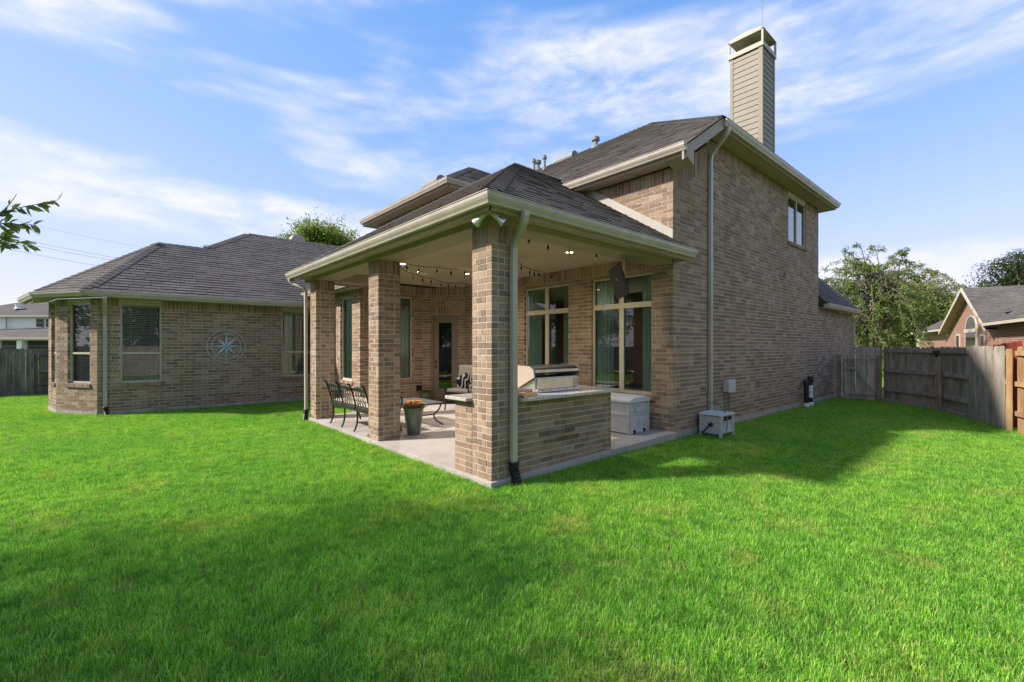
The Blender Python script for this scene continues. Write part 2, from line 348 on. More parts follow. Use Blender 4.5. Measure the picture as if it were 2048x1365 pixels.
def link_copy(o, parent=None):
    c = o.copy(); col.objects.link(c); c.parent = parent
    for ch in o.children: link_copy(ch, c)
    return c
unit = MB(); unit.box(-.5, -.5, -.5, .5, .5, .5)
def arc(c, r, a0, a1, n, ux, uy):
    ux, uy, c = Vector(ux), Vector(uy), Vector(c); return [c+ux*r*math.cos(a0+(a1-a0)*k/n)+uy*r*math.sin(a0+(a1-a0)*k/n) for k in range(n+1)]
# ================================================================ the setting
def floor_z(x): return 0.0175*(x-3.258)                # the slab falls away from the house
GZ = -0.085
g = MB(); g.box(-600, -600, GZ-0.5, 900, 900, GZ-0.012); ground = g.build('ground', 'ground'); ground['kind'] = 'structure'
sb = MB()
def slab_piece(x0, y0, x1, y1):
    sb.prism([(x0, y0, GZ-.1), (x1, y0, GZ-.1), (x1, y0, floor_z(x1)), (x0, y0, floor_z(x0))], (0, y1-y0, 0))
slab_piece(3.215, 4.01, 5.20, 7.20); slab_piece(5.206, 4.01, 7.30, 7.20)
slab_piece(3.215, 7.206, 5.20, 10.42); slab_piece(5.206, 7.206, 7.32, 10.42); slab_piece(4.5, 10.424, 7.3, 11.2)
patio = sb.build('patio', 'concrete', bevel=0.006); patio['kind'] = 'structure'

# ================================================================ bricks
BC, BL, BG, BD = 0.0765, 0.254, 0.0115, 0.092           # course, brick pitch, joint, brick depth
BRICKS = {'house': [], 'island': []}; MORTAR = {}
CAMV = Vector((0, 0, CAMH))
def put_brick(owner, p0, d, n, s0, s1, z0, z1, proud=0.0, depth=BD):
    if s1-s0 < 0.014 or z1-z0 < 0.012: return
    pr = proud+random.uniform(-.0015, .0025)
    o = Vector((p0[0], p0[1], 0))+d*s0+n*pr+Vector((0, 0, z0))
    BRICKS[owner].append((o, d*(s1-s0), -n*(depth+pr), Vector((0, 0, z1-z0)), random.random()))
def cut(iv, a, b):
    out = []
    for x0, x1 in iv:
        if b <= x0 or a >= x1: out.append((x0, x1)); continue
        if a > x0: out.append((x0, a))
        if b < x1: out.append((b, x1))
    return out
def brick_wall(owner, p0, p1, z0, zt, openings=(), soldiers=(), patches=(), start=None, end=None, small=False, mname='wall', top=None, holds=()):
    a, b = Vector((p0[0], p0[1], 0)), Vector((p1[0], p1[1], 0)); L = (b-a).length; d = (b-a).normalized(); n = Vector((d.y, -d.x, 0))
    holes = list(openings)+[(q[0], q[1], q[2], q[3]) for q in patches]
    zones = []; z = z0
    for (sa, sb_) in soldiers:
        if sa-z > .02: zones.append((z, sa, 'run'))
        zones.append((sa, sb_, 'sol' if (sa, sb_) not in holds else 'hold')); z = sb_
    if zt-z > 0.03: zones.append((z, zt, 'run'))
    for za, zb, kind in zones:
        if kind == 'sol':
            lo = BD+BG/2 if start is not None else 0.0; k = max(1, round((L-lo)/BC)); w = (L-lo)/k
            for i in range(k):
                s0, s1 = lo+i*w+BG/2, lo+(i+1)*w-BG/2
                if end is not None and i == k-1: s1 = L
                if top and zb > min(top(s0), top(s1))+.02: continue
                iv = [(s0, s1)]
                for h in openings:
                    if h[2] < zb-.01 and h[3] > za+.03: iv = cut(iv, h[0], h[1])
                for q0, q1 in iv: put_brick(owner, p0, d, n, q0, q1, za+BG/2, zb-BG/2)
            continue
        nr = max(1, round((zb-za)/BC)); c = (zb-za)/nr
        for r in range(nr):
            ra, rb = za+r*c+BG/2, za+(r+1)*c-BG/2; par = (r+1) % 2
            s_lo = 0.0 if (start is None or (start == par and kind != 'hold')) else BD+BG
            s_hi = L if (end is None or end == par) else L-BD-BG
            if small:
                w = s_hi-s_lo
                if par: cuts = [s_lo, s_lo+w*random.choice((.62, .66, .36)), s_hi]
                else: cuts = [s_lo, s_lo+w*.34, s_lo+w*.67, s_hi]
                if random.random() < .18: cuts = [s_lo, s_hi]
                segs = list(zip(cuts[:-1], cuts[1:]))
            else:
                off = (0.0 if par else BL/2)+random.uniform(-.012, .012); segs = []; s = s_lo-BL+off if off else s_lo
                if not off: s = s_lo
                while s < s_hi:
                    x0, x1 = max(s, s_lo), min(s+BL, s_hi)
                    if x1-x0 > .05 or not segs: segs.append((x0, x1))
                    elif x1 >= s_hi-1e-6: segs[-1] = (segs[-1][0], s_hi)
                    s += BL
                if len(segs) > 1 and segs[0][1]-segs[0][0] < .05: segs[1] = (segs[0][0], segs[1][1]); segs.pop(0)
            for i, (x0, x1) in enumerate(segs):
                q0 = x0 if abs(x0-s_lo) < 1e-6 and s_lo == 0 and start is not None else x0+BG/2
                q1 = x1 if abs(x1-s_hi) < 1e-6 and s_hi == L and end is not None else x1-BG/2
                pieces = [(q0, q1, ra, rb)]
                for h in holes:
                    nxt = []
                    for (u0, u1, v0, v1) in pieces:
                        if h[1] <= u0 or h[0] >= u1 or h[3] <= v0 or h[2] >= v1: nxt.append((u0, u1, v0, v1)); continue
                        if h[0] > u0: nxt.append((u0, h[0], v0, v1))
                        if h[1] < u1: nxt.append((h[1], u1, v0, v1))
                        m0, m1 = max(u0, h[0]), min(u1, h[1])
                        if h[3] < v1: nxt.append((m0, m1, max(v0, h[3]+.004), v1))
                        if h[2] > v0: nxt.append((m0, m1, v0, min(v1, h[2]-.004)))
                    pieces = nxt
                for (u0, u1, v0, v1) in pieces:
                    if top: v1 = min(v1, top(u0)-(.235 if u0 < 1.4 else 0), top(u1)-(.235 if u1 < 1.4 else 0))
                    put_brick(owner, p0, d, n, u0, u1, v0, v1)
    for (s0, s1, za, zb) in patches:
        k = max(1, round((s1-s0)/BC)); w = (s1-s0)/k
        for i in range(k): put_brick(owner, p0, d, n, s0+i*w+BG/2, s0+(i+1)*w-BG/2, za+BG/2, zb-BG/2, 0.003)
    # mortar bed set 7 mm back, with the reveals of the openings
    mb = MORTAR.setdefault((owner, mname), MB()); t = 0.0038
    sc = sorted({t if start is not None else 0.0, L-t if end is not None else L, *[h[0] for h in openings], *[h[1] for h in openings]}|({L*i/12 for i in range(1, 12)} if top else set()))
    zc = sorted({z0, zt, *[h[2] for h in openings], *[h[3] for h in openings]})
    P = lambda s, z, dep: a+d*s-n*dep+Vector((0, 0, z))
    for i in range(len(sc)-1):
        for j in range(len(zc)-1):
            ms, mz = (sc[i]+sc[i+1])/2, (zc[j]+zc[j+1])/2
            if any(h[0] < ms < h[1] and h[2] < mz < h[3] for h in openings): continue
            zb0, zb1 = zc[j+1], zc[j+1]
            if top: zb0, zb1 = min(zb0, top(sc[i])), min(zb1, top(sc[i+1]))
            if max(zb0, zb1) <= zc[j]: continue
            mb.quad(P(sc[i], zc[j], t), P(sc[i+1], zc[j], t), P(sc[i+1], max(zb1, zc[j]), t), P(sc[i], max(zb0, zc[j]), t))
    for (s0, s1, za, zb) in openings:
        for sa, dd in ((s0, -1), (s1, 1)): mb.quad(P(sa+dd*.004, za, t), P(sa+dd*.004, za, BD+.02), P(sa+dd*.004, zb, BD+.02), P(sa+dd*.004, zb, t))
        mb.quad(P(s0, zb+.004, t), P(s1, zb+.004, t), P(s1, zb+.004, BD+.02), P(s0, zb+.004, BD+.02)); mb.quad(P(s0, za-.004, t), P(s0, za-.004, BD+.02), P(s1, za-.004, BD+.02), P(s1, za-.004, t))
    return a, d, n
def sill_bricks(owner, p0, d, n, s0, s1, z, h=.085, proud=.035):
    k = max(1, round((s1-s0+.1)/BC)); w = (s1-s0+.1)/k
    for i in range(k): put_brick(owner, p0, d, n, s0-.05+i*w+BG/2, s0-.05+(i+1)*w-BG/2, z-h, z-.006, proud)

# ================================================================ the house
XC, YC = 7.266, 4.055; XK, YK = 4.665, 11.056; YL = 14.28
house = empty('brick_house', (XC, YC, 0), 'two storey brown brick house with grey shingle roofs, covered patio and tall sided chimney', 'house')
def part(mb, name, m, **k): return mb.build(name, m, house, **k)
WINS = []
def win(p0, d, n, s0, s1, z0, z1, **k): WINS.append((Vector((p0[0], p0[1], 0)), d, n, s0, s1, z0, z1, k))

# long side wall in shade, with the raked shoulder at its near end
rake = lambda s: 4.60+0.66*s if s < 1.42 else 5.54
hd = [(2.944, 3.18), (4.40, 4.64)]
W1o = (5.70, 7.04, 4.24, 5.42)
a, d, n = brick_wall('house', (XC, YC), (15.474, YC), 0.07, 5.54, [W1o], soldiers=hd+[(5.30, 5.54)], start=1, end=None, top=rake, holds=hd)
for i in range(18):
    s_ = i*BC; put_brick('house', (XC, YC), d, n, s_+BG/2+(BD if i == 0 else 0), s_+BC-BG/2, rake(s_)-.40, rake(s_)-.004, .006)
win(a, d, n, *W1o, mull=[.5], fit='shade_low', gl='coated_glass', fw=.03, rec=.02, mw=.03); sill_bricks('house', a, d, n, 5.70, 7.04, 4.24)
brick_wall('house', (15.474, YC+.001), (19.30, YC+.001), 0.07, 2.66, soldiers=[(2.43, 2.66)], end=1)
brick_wall('house', (19.30, YC+.001), (19.30, 9.0), 0.07, 2.66, soldiers=[(2.43, 2.66)], start=0)
brick_wall('house', (15.474, YC+.1), (15.474, 12.0), 2.7, 5.54)
# patio wall with the two tall windows
o1, o2 = (2.419, 3.788, 0.67, 2.89), (4.403, 5.776, 0.67, 2.89)
a, d, n = brick_wall('house', (XC, 10.237), (XC, YC), 0.07, 4.64, [o1, o2], soldiers=[(2.944, 3.18), (4.40, 4.64)], end=0)
for o_ in (o1, o2): win(a, d, n, *o_, mull=[.5], rail=[(1.60, .10)], fit='curtain2'); sill_bricks('house', a, d, n, o_[0], o_[1], .67)
# corner wall with the glazed door
o3 = (.240, 1.002, .07, 2.42)
a3, d3, n3 = brick_wall('house', (XC-.819, YK), (XC, 10.237), 0.06, 3.3, [o3], soldiers=[(2.944, 3.18)], patches=[(.200, 1.042, 2.424, 2.66)])
# return wall and the bay beside the patio
o4 = (.56, 1.482, .65, 2.89)
a, d, n = brick_wall('house', (XK, YK), (XC-.819, YK), 0.05, 3.3, [o4], soldiers=[(2.944, 3.18)], start=1); win(a, d, n, *o4, fit='curtain1'); sill_bricks('house', a, d, n, o4[0], o4[1], .65)
o5, o6 = (1.915, 2.72, .65, 2.85), (.80, 1.60, .65, 2.85)
a, d, n = brick_wall('house', (XK, YL), (XK, YK), 0.03, 3.05, [o5, o6], soldiers=[(2.86, 3.05)], end=0)
for o_ in (o5, o6): win(a, d, n, *o_, fit='curtain1'); sill_bricks('house', a, d, n, o_[0], o_[1], .65)
# left wing: long wall, then the facets of its rounded end
o7, o8 = (.402, 1.195, .67, 2.60), (3.953, 4.80, .67, 2.60)
a, d, n = brick_wall('house', (-.251, YL), (XK, YL), 0.0, 2.68, [o7, o8], soldiers=[(2.48, 2.68)], start=None)
win(a, d, n, *o7, rail=[(.36*1.93, .045)], fit='blind'); win(a, d, n, *o8, rail=[(.36*1.93, .045)], fit='blind_curtain')
for o_ in (o7, o8): sill_bricks('house', a, d, n, o_[0], o_[1], .67)
f1 = Vector((-math.cos(R(57)), math.sin(R(57)), 0)); Cw = Vector((-.251, YL, 0)); Bw = Cw+f1*hit_line(113, Cw, f1)
f2 = Vector((-math.cos(R(79)), math.sin(R(79)), 0)); Aw = Bw+f2*hit_line(97, Bw, f2)
L1 = (Cw-Bw).length; sA, sB = L1-hit_line(135, Cw, f1), L1-hit_line(179.5, Cw, f1)
o9 = (min(sA, sB), max(sA, sB), .67, 2.60)
a, d, n = brick_wall('house', Bw, Cw, 0.0, 2.68, [o9], soldiers=[(2.48, 2.68)]); win(a, d, n, *o9, rail=[(.36*1.93, .045)], fit='blind'); sill_bricks('house', a, d, n, o9[0], o9[1], .67)
L2 = (Bw-Aw).length; o10 = (L2*.36, L2*.86, .67, 2.60)
a, d, n = brick_wall('house', Aw, Bw, 0.0, 2.68, [o10], soldiers=[(2.48, 2.68)]); win(a, d, n, *o10, rail=[(.36*1.93, .045)], fit='blind'); sill_bricks('house', a, d, n, o10[0], o10[1], .67)
Zw = Aw+Vector((.9, 1.2, 0)); brick_wall('house', Zw, Aw, 0.0, 2.68)
# upper storey seen over the patio roof
UX = 6.54
uw = [(on_x(px0, 440, UX).y, on_x(px1, 440, UX).y) for px0, px1 in ((771, 798), (805, 837), (845, 883))]
uo = [(14.1-y0, 14.1-y1, 4.45, 5.40) for y0, y1 in uw]
a, d, n = brick_wall('house', (UX, 14.1), (UX, 9.77), 3.4, 5.52, uo, start=1, end=0)
for o_ in uo: win(a, d, n, *o_, fit='shade_low')
brick_wall('house', (UX, 9.77), (9.6, 9.77), 3.4, 5.52, start=1); brick_wall('house', (9.6, 14.1), (UX, 14.1), 3.4, 5.52, end=0)
# brick posts of the patio
for pi_, (x0, y0) in enumerate(((3.258, 4.055), (3.258, 6.995), (3.258, 10.003))):
    x1, y1 = x0+.391, y0+.372; k = dict(soldiers=[(2.735, 2.97)], small=True)
    brick_wall('house', (x0, y1), (x0, y0), 0.0, 2.97, start=0, end=1, mname='post%d' % pi_, **k); brick_wall('house', (x0, y0), (x1, y0), 0.0, 2.97, start=0, end=1, mname='post%d' % pi_, **k)
    brick_wall('house', (x1, y0), (x1, y1), 0.0, 2.97, start=0, end=1, mname='post%d' % pi_, **k); brick_wall('house', (x1, y1), (x0, y1), 0.0, 2.97, start=0, end=1, mname='post%d' % pi_, **k)
# foundation showing under the bricks
for p, q in (((XC, YC), (19.3, YC)), ((-.251, YL), (XK, YL)), (Bw, Cw), (Aw, Bw), ((XK, YL), (XK, YK)), ((XK, YK), (6.3, YK))):
    p, q = Vector((p[0], p[1], 0)), Vector((q[0], q[1], 0)); dd = (q-p).normalized(); nn = Vector((dd.y, -dd.x, 0)); fm = MB(); fm.obox(p+nn*.012+Vector((0, 0, GZ-.2)), q-p, -nn*.2, (0, 0, .2-GZ+.03 if p.x < 7 else .2-GZ+.065)); part(fm, 'foundation', 'foundation')

# ---------------------------------------------------------------- windows and door
def window(a, d, n, s0, s1, z0, z1, mull=(), rail=(), fit=None, gl='glass', fw=.042, rec=.055, mw=.05):
    P = lambda s, z, dep: a+d*s-n*dep+Vector((0, 0, z)); fd = .05
    f = MB(); up = Vector((0, 0, 1)); W, Hh = s1-s0, z1-z0
    def slab(u0, u1, v0, v1, dep=rec, th=fd): f.obox(P(u0, v0, dep), d*(u1-u0), -n*th, up*(v1-v0))
    slab(s0, s0+fw, z0, z1); slab(s1-fw, s1, z0, z1); slab(s0+fw, s1-fw, z0, z0+fw+.01); slab(s0+fw, s1-fw, z1-fw, z1)
    rails = [z0+r for r, _ in rail]; zc = [z0+fw]; 
    for r, h in rail: slab(s0+fw, s1-fw, z0+r, z0+r+h, rec-.006, fd); zc += [z0+r, z0+r+h]
    zc.append(z1-fw); sc = [s0+fw]
    for m_ in mull: slab(s0+W*m_-mw, s0+W*m_+mw, z0+fw, z1-fw, rec-.003, fd); sc += [s0+W*m_-mw, s0+W*m_+mw]
    sc.append(s1-fw)
    wobj = part(f, 'window', 'frame')
    for i in range(0, len(zc), 2):
        for j in range(0, len(sc), 2):
            g_ = MB(); g_.quad(P(sc[j], zc[i], rec+.028), P(sc[j+1], zc[i], rec+.028), P(sc[j+1], zc[i+1], rec+.028), P(sc[j], zc[i+1], rec+.028)); g_.build('pane', gl, wobj)
    def drape(u0, u1, v0, v1, k):
        c = MB(); N = 40
        for i in range(N):
            q = [u0+(u1-u0)*(i+e)/N for e in (0, 1)]; w = [.15+.03*math.sin((i+e)/N*k*6.283+u0*9)+.01*math.sin((i+e)*2.1) for e in (0, 1)]
            c.quad(P(q[0], v0, w[0]), P(q[1], v0, w[1]), P(q[1], v1, w[1]), P(q[0], v1, w[0]))
        c.build('curtain', 'curtain', wobj, smooth=True)
    def blinds(v0, v1):
        b = MB(); z = v0
        while z < v1-.02: b.obox(P(s0+fw+.02, z, .15), d*(W-2*fw-.04), -n*.034+up*.017, up*.004); z += .045
        for q in (.25, .75): b.obox(P(s0+W*q, v0, .147), d*.006, -n*.002, up*(v1-v0))
        b.obox(P(s0+fw, v1-.05, .14), d*(W-2*fw), -n*.05, up*.04); b.build('blind', 'blind', wobj)
    if fit == 'curtain2':
        drape(s0+.02, s0+W*.30, z0+.05, z1-.05, 4); drape(s0+W*.80, s1-.02, z0+.05, z1-.05, 3)
        sh = MB(); sh.obox(P(s0+.03, z1-.32, .17), d*(W-.06), -n*.012, up*.30); sh.build('roller_shade', 'shade', wobj)
    if fit == 'curtain1':
        drape(s0-.05, s1+.05, z0-.02, z1-.25, 6); sh = MB(); sh.obox(P(s0+.03, z1-.34, .15), d*(W-.06), -n*.012, up*.33); sh.build('roller_shade', 'shade', wobj)
    if fit == 'shade_low':
        sh = MB(); sh.obox(P(s0+.03, z0+.05, .2), d*(W-.06), -n*.012, up*(Hh-.1)); sh.build('roller_shade', 'shade', wobj)
    if fit in ('blind', 'blind_curtain'): blinds(z0+.03, z1-.03)
    if fit == 'blind_curtain': drape(s0+W*.1, s0+W*.38, z0, z1, 2)
    return wobj
for (a, d, n, s0, s1, z0, z1, k) in WINS: window(a, d, n, s0, s1, z0, z1, **k)

P3 = lambda s, z, dep: a3+d3*s-n3*dep+Vector((0, 0, z)); up = Vector((0, 0, 1))
dr = MB(); s0, s1, z0, z1 = o3
for q in ((s0, s0+.05, z0, z1), (s1-.05, s1, z0, z1), (s0+.05, s1-.05, z1-.055, z1)): dr.obox(P3(q[0], q[2], .02), d3*(q[1]-q[0]), -n3*.1, up*(q[3]-q[2]))
dr.obox(P3(s0+.05, z0-.02, .0), d3*(s1-s0-.1), -n3*.12, up*.045)
l0, l1 = s0+.052, s1-.052; zb, zt_ = z0+.03, z1-.058; g0, g1, gz0, gz1 = l0+.13, l1-.13, zb+.24, zt_-.14
for q in ((l0, g0, zb, zt_), (g1, l1, zb, zt_), (g0, g1, zb, gz0), (g0, g1, gz1, zt_)): dr.obox(P3(q[0], q[2], .05), d3*(q[1]-q[0]), -n3*.045, up*(q[3]-q[2]))
for q in ((g0, g0+.02, gz0, gz1), (g1-.02, g1, gz0, gz1), (g0+.02, g1-.02, gz0, gz0+.02), (g0+.02, g1-.02, gz1-.02, gz1)): dr.obox(P3(q[0], q[2], .042), d3*(q[1]-q[0]), -n3*.012, up*(q[3]-q[2]))
door = part(dr, 'door', 'door_paint')
g_ = MB(); g_.quad(P3(g0+.02, gz0+.02, .06), P3(g1-.02, gz0+.02, .06), P3(g1-.02, gz1-.02, .06), P3(g0+.02, gz1-.02, .06)); g_.build('pane', 'glass', door)
for zk in (.99, 1.13):
    k = MB(); k.lathe(P3(l0+.065, zk, .05), [(.031, 0), (.031, .01), (.014, .014), (.014, .03), (.028, .036), (.028, .055), (.012, .064)] if zk < 1 else [(.032, 0), (.032, .012), (.024, .02)], 16, axis=n3); k.build('door_knob' if zk < 1 else 'deadbolt', 'black_metal', door, smooth=True)

# dark rooms behind the glass
im = MB()
im.quad((9.6, 4.2, 0), (9.6, 10.0, 0), (9.6, 10.0, 3.1), (9.6, 4.2, 3.1)); im.quad((XC+.15, 4.2, .05), (9.6, 4.2, .05), (9.6, 11.5, .05), (XC+.15, 11.5, .05)); im.quad((XC+.15, 4.2, 3.1), (9.6, 4.2, 3.1), (9.6, 13, 3.1), (XC+.15, 13, 3.1))
im.quad((XK+.15, 14, 0), (9, 14, 0), (9, 14, 3.1), (XK+.15, 14, 3.1)); im.quad((9, 10, 0), (9, 14, 0), (9, 14, 3.1), (9, 10, 3.1)); im.quad((XK+.12, YK+.12, .04), (9, YK+.12, .04), (9, 14, .04), (XK+.12, 14, .04)); im.quad((XK+.12, YK+.12, 3.1), (9, YK+.12, 3.1), (9, 14, 3.1), (XK+.12, 14, 3.1))
im.quad((-1, 17.6, 0), (6, 17.6, 0), (6, 17.6, 2.7), (-1, 17.6, 2.7)); im.quad((-.1, 14.4, .02), (6, 14.4, .02), (6, 17.6, .02), (-.1, 17.6, .02)); im.quad((-.1, 14.4, 2.7), (6, 14.4, 2.7), (6, 17.6, 2.7), (-.1, 17.6, 2.7))
im.quad((12.6, 5.2, 3.5), (15.3, 5.2, 3.5), (15.3, 5.2, 5.5), (12.6, 5.2, 5.5)); im.quad((7.6, 9.9, 3.4), (7.6, 14, 3.4), (7.6, 14, 5.5), (7.6, 9.9, 5.5))
part(im, 'interior_wall', 'interior')

# ---------------------------------------------------------------- roofs
TABS = []; DECK = MB(); CAPS = []
def roof_plane(pts, tabs=None, deck=None, ex=.142):
    tabs = TABS if tabs is None else tabs; deck = DECK if deck is None else deck
    pts = [Vector(p) for p in pts]; nn = Vector((0, 0, 0))
    for i in range(len(pts)): nn += pts[i].cross(pts[(i+1) % len(pts)])
    nn.normalize()
    if nn.z < 0: nn = -nn; pts = pts[::-1]
    e = Vector((0, 0, 1)).cross(nn).normalized(); u = nn.cross(e); o = min(pts, key=lambda p: p.z)
    deck.poly([p-nn*.006 for p in pts])
    sd = [((p-o).dot(e), (p-o).dot(u)) for p in pts]; dmax = max(q[1] for q in sd)
    def span(dv):
        xs = []
        for i in range(len(sd)):
            (s0, d0), (s1, d1) = sd[i], sd[(i+1) % len(sd)]
            if abs(d1-d0) < 1e-9:
                if abs(dv-d0) < 1e-6: xs += [s0, s1]
                continue
            t = (dv-d0)/(d1-d0)
            if -1e-6 <= t <= 1+1e-6: xs.append(s0+(s1-s0)*t)
        return (min(xs), max(xs)) if xs else None
    k = 0; dv = 0.0
    while dv < dmax-.02:
        d1 = min(dv+ex, dmax-1e-4); lo, hi = span(dv+1e-4), span(d1)
        if lo and hi:
            s = lo[0]-random.uniform(0, .32) if True else 0; s = min(lo[0], hi[0])-((k % 2)*.16+random.uniform(0, .05)); m = max(lo[1], hi[1])
            while s < m:
                w = random.choice((.30, .33, .36, .25)); c = lambda v, iv: min(max(v, iv[0]), iv[1]); gp = .004
                b0, b1, t0, t1 = c(s+gp, lo), c(s+w-gp, lo), c(s+gp, hi), c(s+w-gp, hi)
                if b1-b0+t1-t0 > .04:
                    h = .016+random.choice((0, 0, .005)); P = lambda ss, dd, hh: o+e*ss+u*dd+nn*hh
                    tabs.append((P(b0, dv-.012, h), P(b1, dv-.012, h), P(t1, d1, .004), P(t0, d1, .004), nn, random.random()))
                s += w
        dv += ex; k += 1
    return nn
def cap_line(p, q, na, nb, big=False):
    p, q = Vector(p), Vector(q); dd = (q-p).normalized(); L = (q-p).length; ln = .16; sa = dd.cross(na).normalized(); sbv = dd.cross(nb).normalized()
    mid = (na+nb).normalized()
    sa = sa if sa.dot(na-mid) > -9 and sa.cross(dd).dot(na) > -9 else -sa
    va = (na.cross(dd)).normalized(); va = va if va.z < (-va).z or abs(va.z) < 1e-6 else -va
    vb = (nb.cross(dd)).normalized(); vb = vb if vb.z < (-vb).z or abs(vb.z) < 1e-6 else -vb
    if va.dot(vb) > .9: vb = -vb
    k = int(L/ln)
    for i in range(k):
        c0 = p+dd*(i*ln+.07)+mid*.036; c1 = p+dd*((i+1)*ln+.10)+mid*.022; w = .15 if i else .09
        CAPS.append((c0, c1, va*w-mid*.006, vb*w-mid*.006, mid, random.random(), big))
# patio roof (hip), pitch 0.643
EX, EY, EN, EZ, PP = 2.90, 3.67, 10.82, 3.145, 0.643
run = (EN-EY)/2; ap = (EX+run, EY+run, EZ+PP*run); re = (9.6, EY+run, EZ+PP*run)
n1 = roof_plane([(EX, EN, EZ), (EX, EY, EZ), ap]); n2 = roof_plane([(EX, EY, EZ), (7.30, EY, EZ), (7.30, EY+run, EZ+PP*run), ap])
n3r = roof_plane([(9.0, EN, EZ), (EX, EN, EZ), ap, (9.0, EY+run, EZ+PP*run)])
cap_line((EX, EY, EZ), ap, n1, n2, True); cap_line((EX, EN, EZ), ap, n1, n3r); cap_line(ap, re, n2, n3r)
# main upper roof: hip with its garden slope carried lower past the shoulder
MX, MY, MZ, MP = 8.29, 3.64, 5.69, 0.66; mrun = 3.85; z_at = lambda x: MZ+MP*(x-MX)
apm = (MX+mrun, MY+mrun, MZ+MP*mrun)
m1 = roof_plane([(6.91, MY, z_at(6.91)), (MX, MY, MZ), apm, (apm[0], 21, apm[2]), (6.91, 21, z_at(6.91))])
m2 = roof_plane([(MX, MY, MZ), (MX+2*mrun, MY, MZ), apm]); m3 = roof_plane([(MX+2*mrun, MY, MZ), (MX+2*mrun, 21, MZ), (apm[0], 21, apm[2]), apm])
cap_line((MX, MY, MZ), apm, m1, m2); cap_line(apm, (apm[0], 20, apm[2]), m1, m3); cap_line((MX+2*mrun, MY, MZ), apm, m2, m3)
# small upper hip on the left
UXe, UY0, UY1, UZ = 6.13, 9.36, 14.51, 5.68; ur = (UY1-UY0)/2; apu = (UXe+ur, UY0+ur, UZ+.64*ur)
u1 = roof_plane([(UXe, UY1, UZ), (UXe, UY0, UZ), apu]); u2 = roof_plane([(UXe, UY0, UZ), (9.6, UY0, UZ), (11.5, UY0+ur, apu[2]), apu]); u3 = roof_plane([(9.6, UY1, UZ), (UXe, UY1, UZ), apu, (11.5, UY0+ur, apu[2])])
cap_line((UXe, UY0, UZ), apu, u1, u2); cap_line(apu, (11.5, UY0+ur, apu[2]), u2, u3)
# left wing
def offset_eave(d_out):
    q = []
    for p, dd in ((Cw, Vector((1, 0, 0))), (Cw, -f1), (Bw, -f2)): q.append((p+Vector((dd.y, -dd.x, 0))*d_out, dd))
    def meet(A, B):
        (p, u), (q_, v) = A, B; m_ = np.array([[u.x, -v.x], [u.y, -v.y]]); s = np.linalg.solve(m_, np.array([q_.x-p.x, q_.y-p.y]))[0]; return p+u*s
    c_ = meet(q[0], q[1]); b_ = meet(q[1], q[2]); a_ = q[2][0]+q[2][1]*(-2.2); return c_, b_, a_
WZ, WP, OV = 2.80, 0.665, .41
Ce, Be, Ae = offset_eave(OV); z3 = lambda v, z: (v.x, v.y, z); yr = lambda y: WZ+WP*(y-(YL-OV))
apw = (1.0, 16.42, yr(16.42)); w2 = (2.08, 16.42, yr(16.42)); w3 = (3.50, 17.84, yr(17.84))
k1 = roof_plane([z3(Ce, WZ), (8.0, YL-OV, WZ), (9.0, 17.84, w3[2]), w3, w2, apw]); k2 = roof_plane([z3(Be, WZ), z3(Ce, WZ), apw]); k3 = roof_plane([z3(Ae, WZ), z3(Be, WZ), apw])
k4 = roof_plane([w2, w3, (2.08, 19.26, w2[2])]); k5 = roof_plane([apw, w2, (2.08, 2*16.42-(YL-OV), WZ), (1.0, 2*16.42-(YL-OV), WZ)]); k6 = roof_plane([w3, (9, 17.84, w3[2]), (9, 21.8, WZ), (2.0, 21.8, WZ)])
cap_line(z3(Ce, WZ), apw, k1, k2); cap_line(z3(Be, WZ), apw, k2, k3); mir = Vector((k1.x, -k1.y, k1.z)); cap_line(apw, w2, k1, mir); cap_line(w2, w3, k1, Vector((-k1.y, 0, k1.z)) if k1.y > 0 else Vector((k1.y, 0, k1.z))); cap_line(w3, (9, 17.84, w3[2]), k1, mir)
# low roof over the bay beside the patio, and the garage end
BX, BZ = 4.26, 3.12; roof_plane([(BX, 14.6, BZ), (BX, 10.3, BZ), (UX, 10.3, BZ+.66*(UX-BX)), (UX, 14.6, BZ+.66*(UX-BX))])
GX, GY = 19.47, 3.85; GE = on_y(1722, 622, GY).z; gs = 2.6
ga = roof_plane([(15.49, GY, GE), (GX, GY, GE), (GX-gs, GY+gs, GE+1.15*gs), (15.49, GY+gs, GE+1.15*gs)]); gb = roof_plane([(GX, GY, GE), (GX, 9, GE), (GX-gs, 9, GE+1.15*gs), (GX-gs, GY+gs, GE+1.15*gs)]); cap_line((GX, GY, GE), (GX-gs, GY+gs, GE+1.15*gs), ga, gb)
part(DECK, 'roof', 'roof_deck')

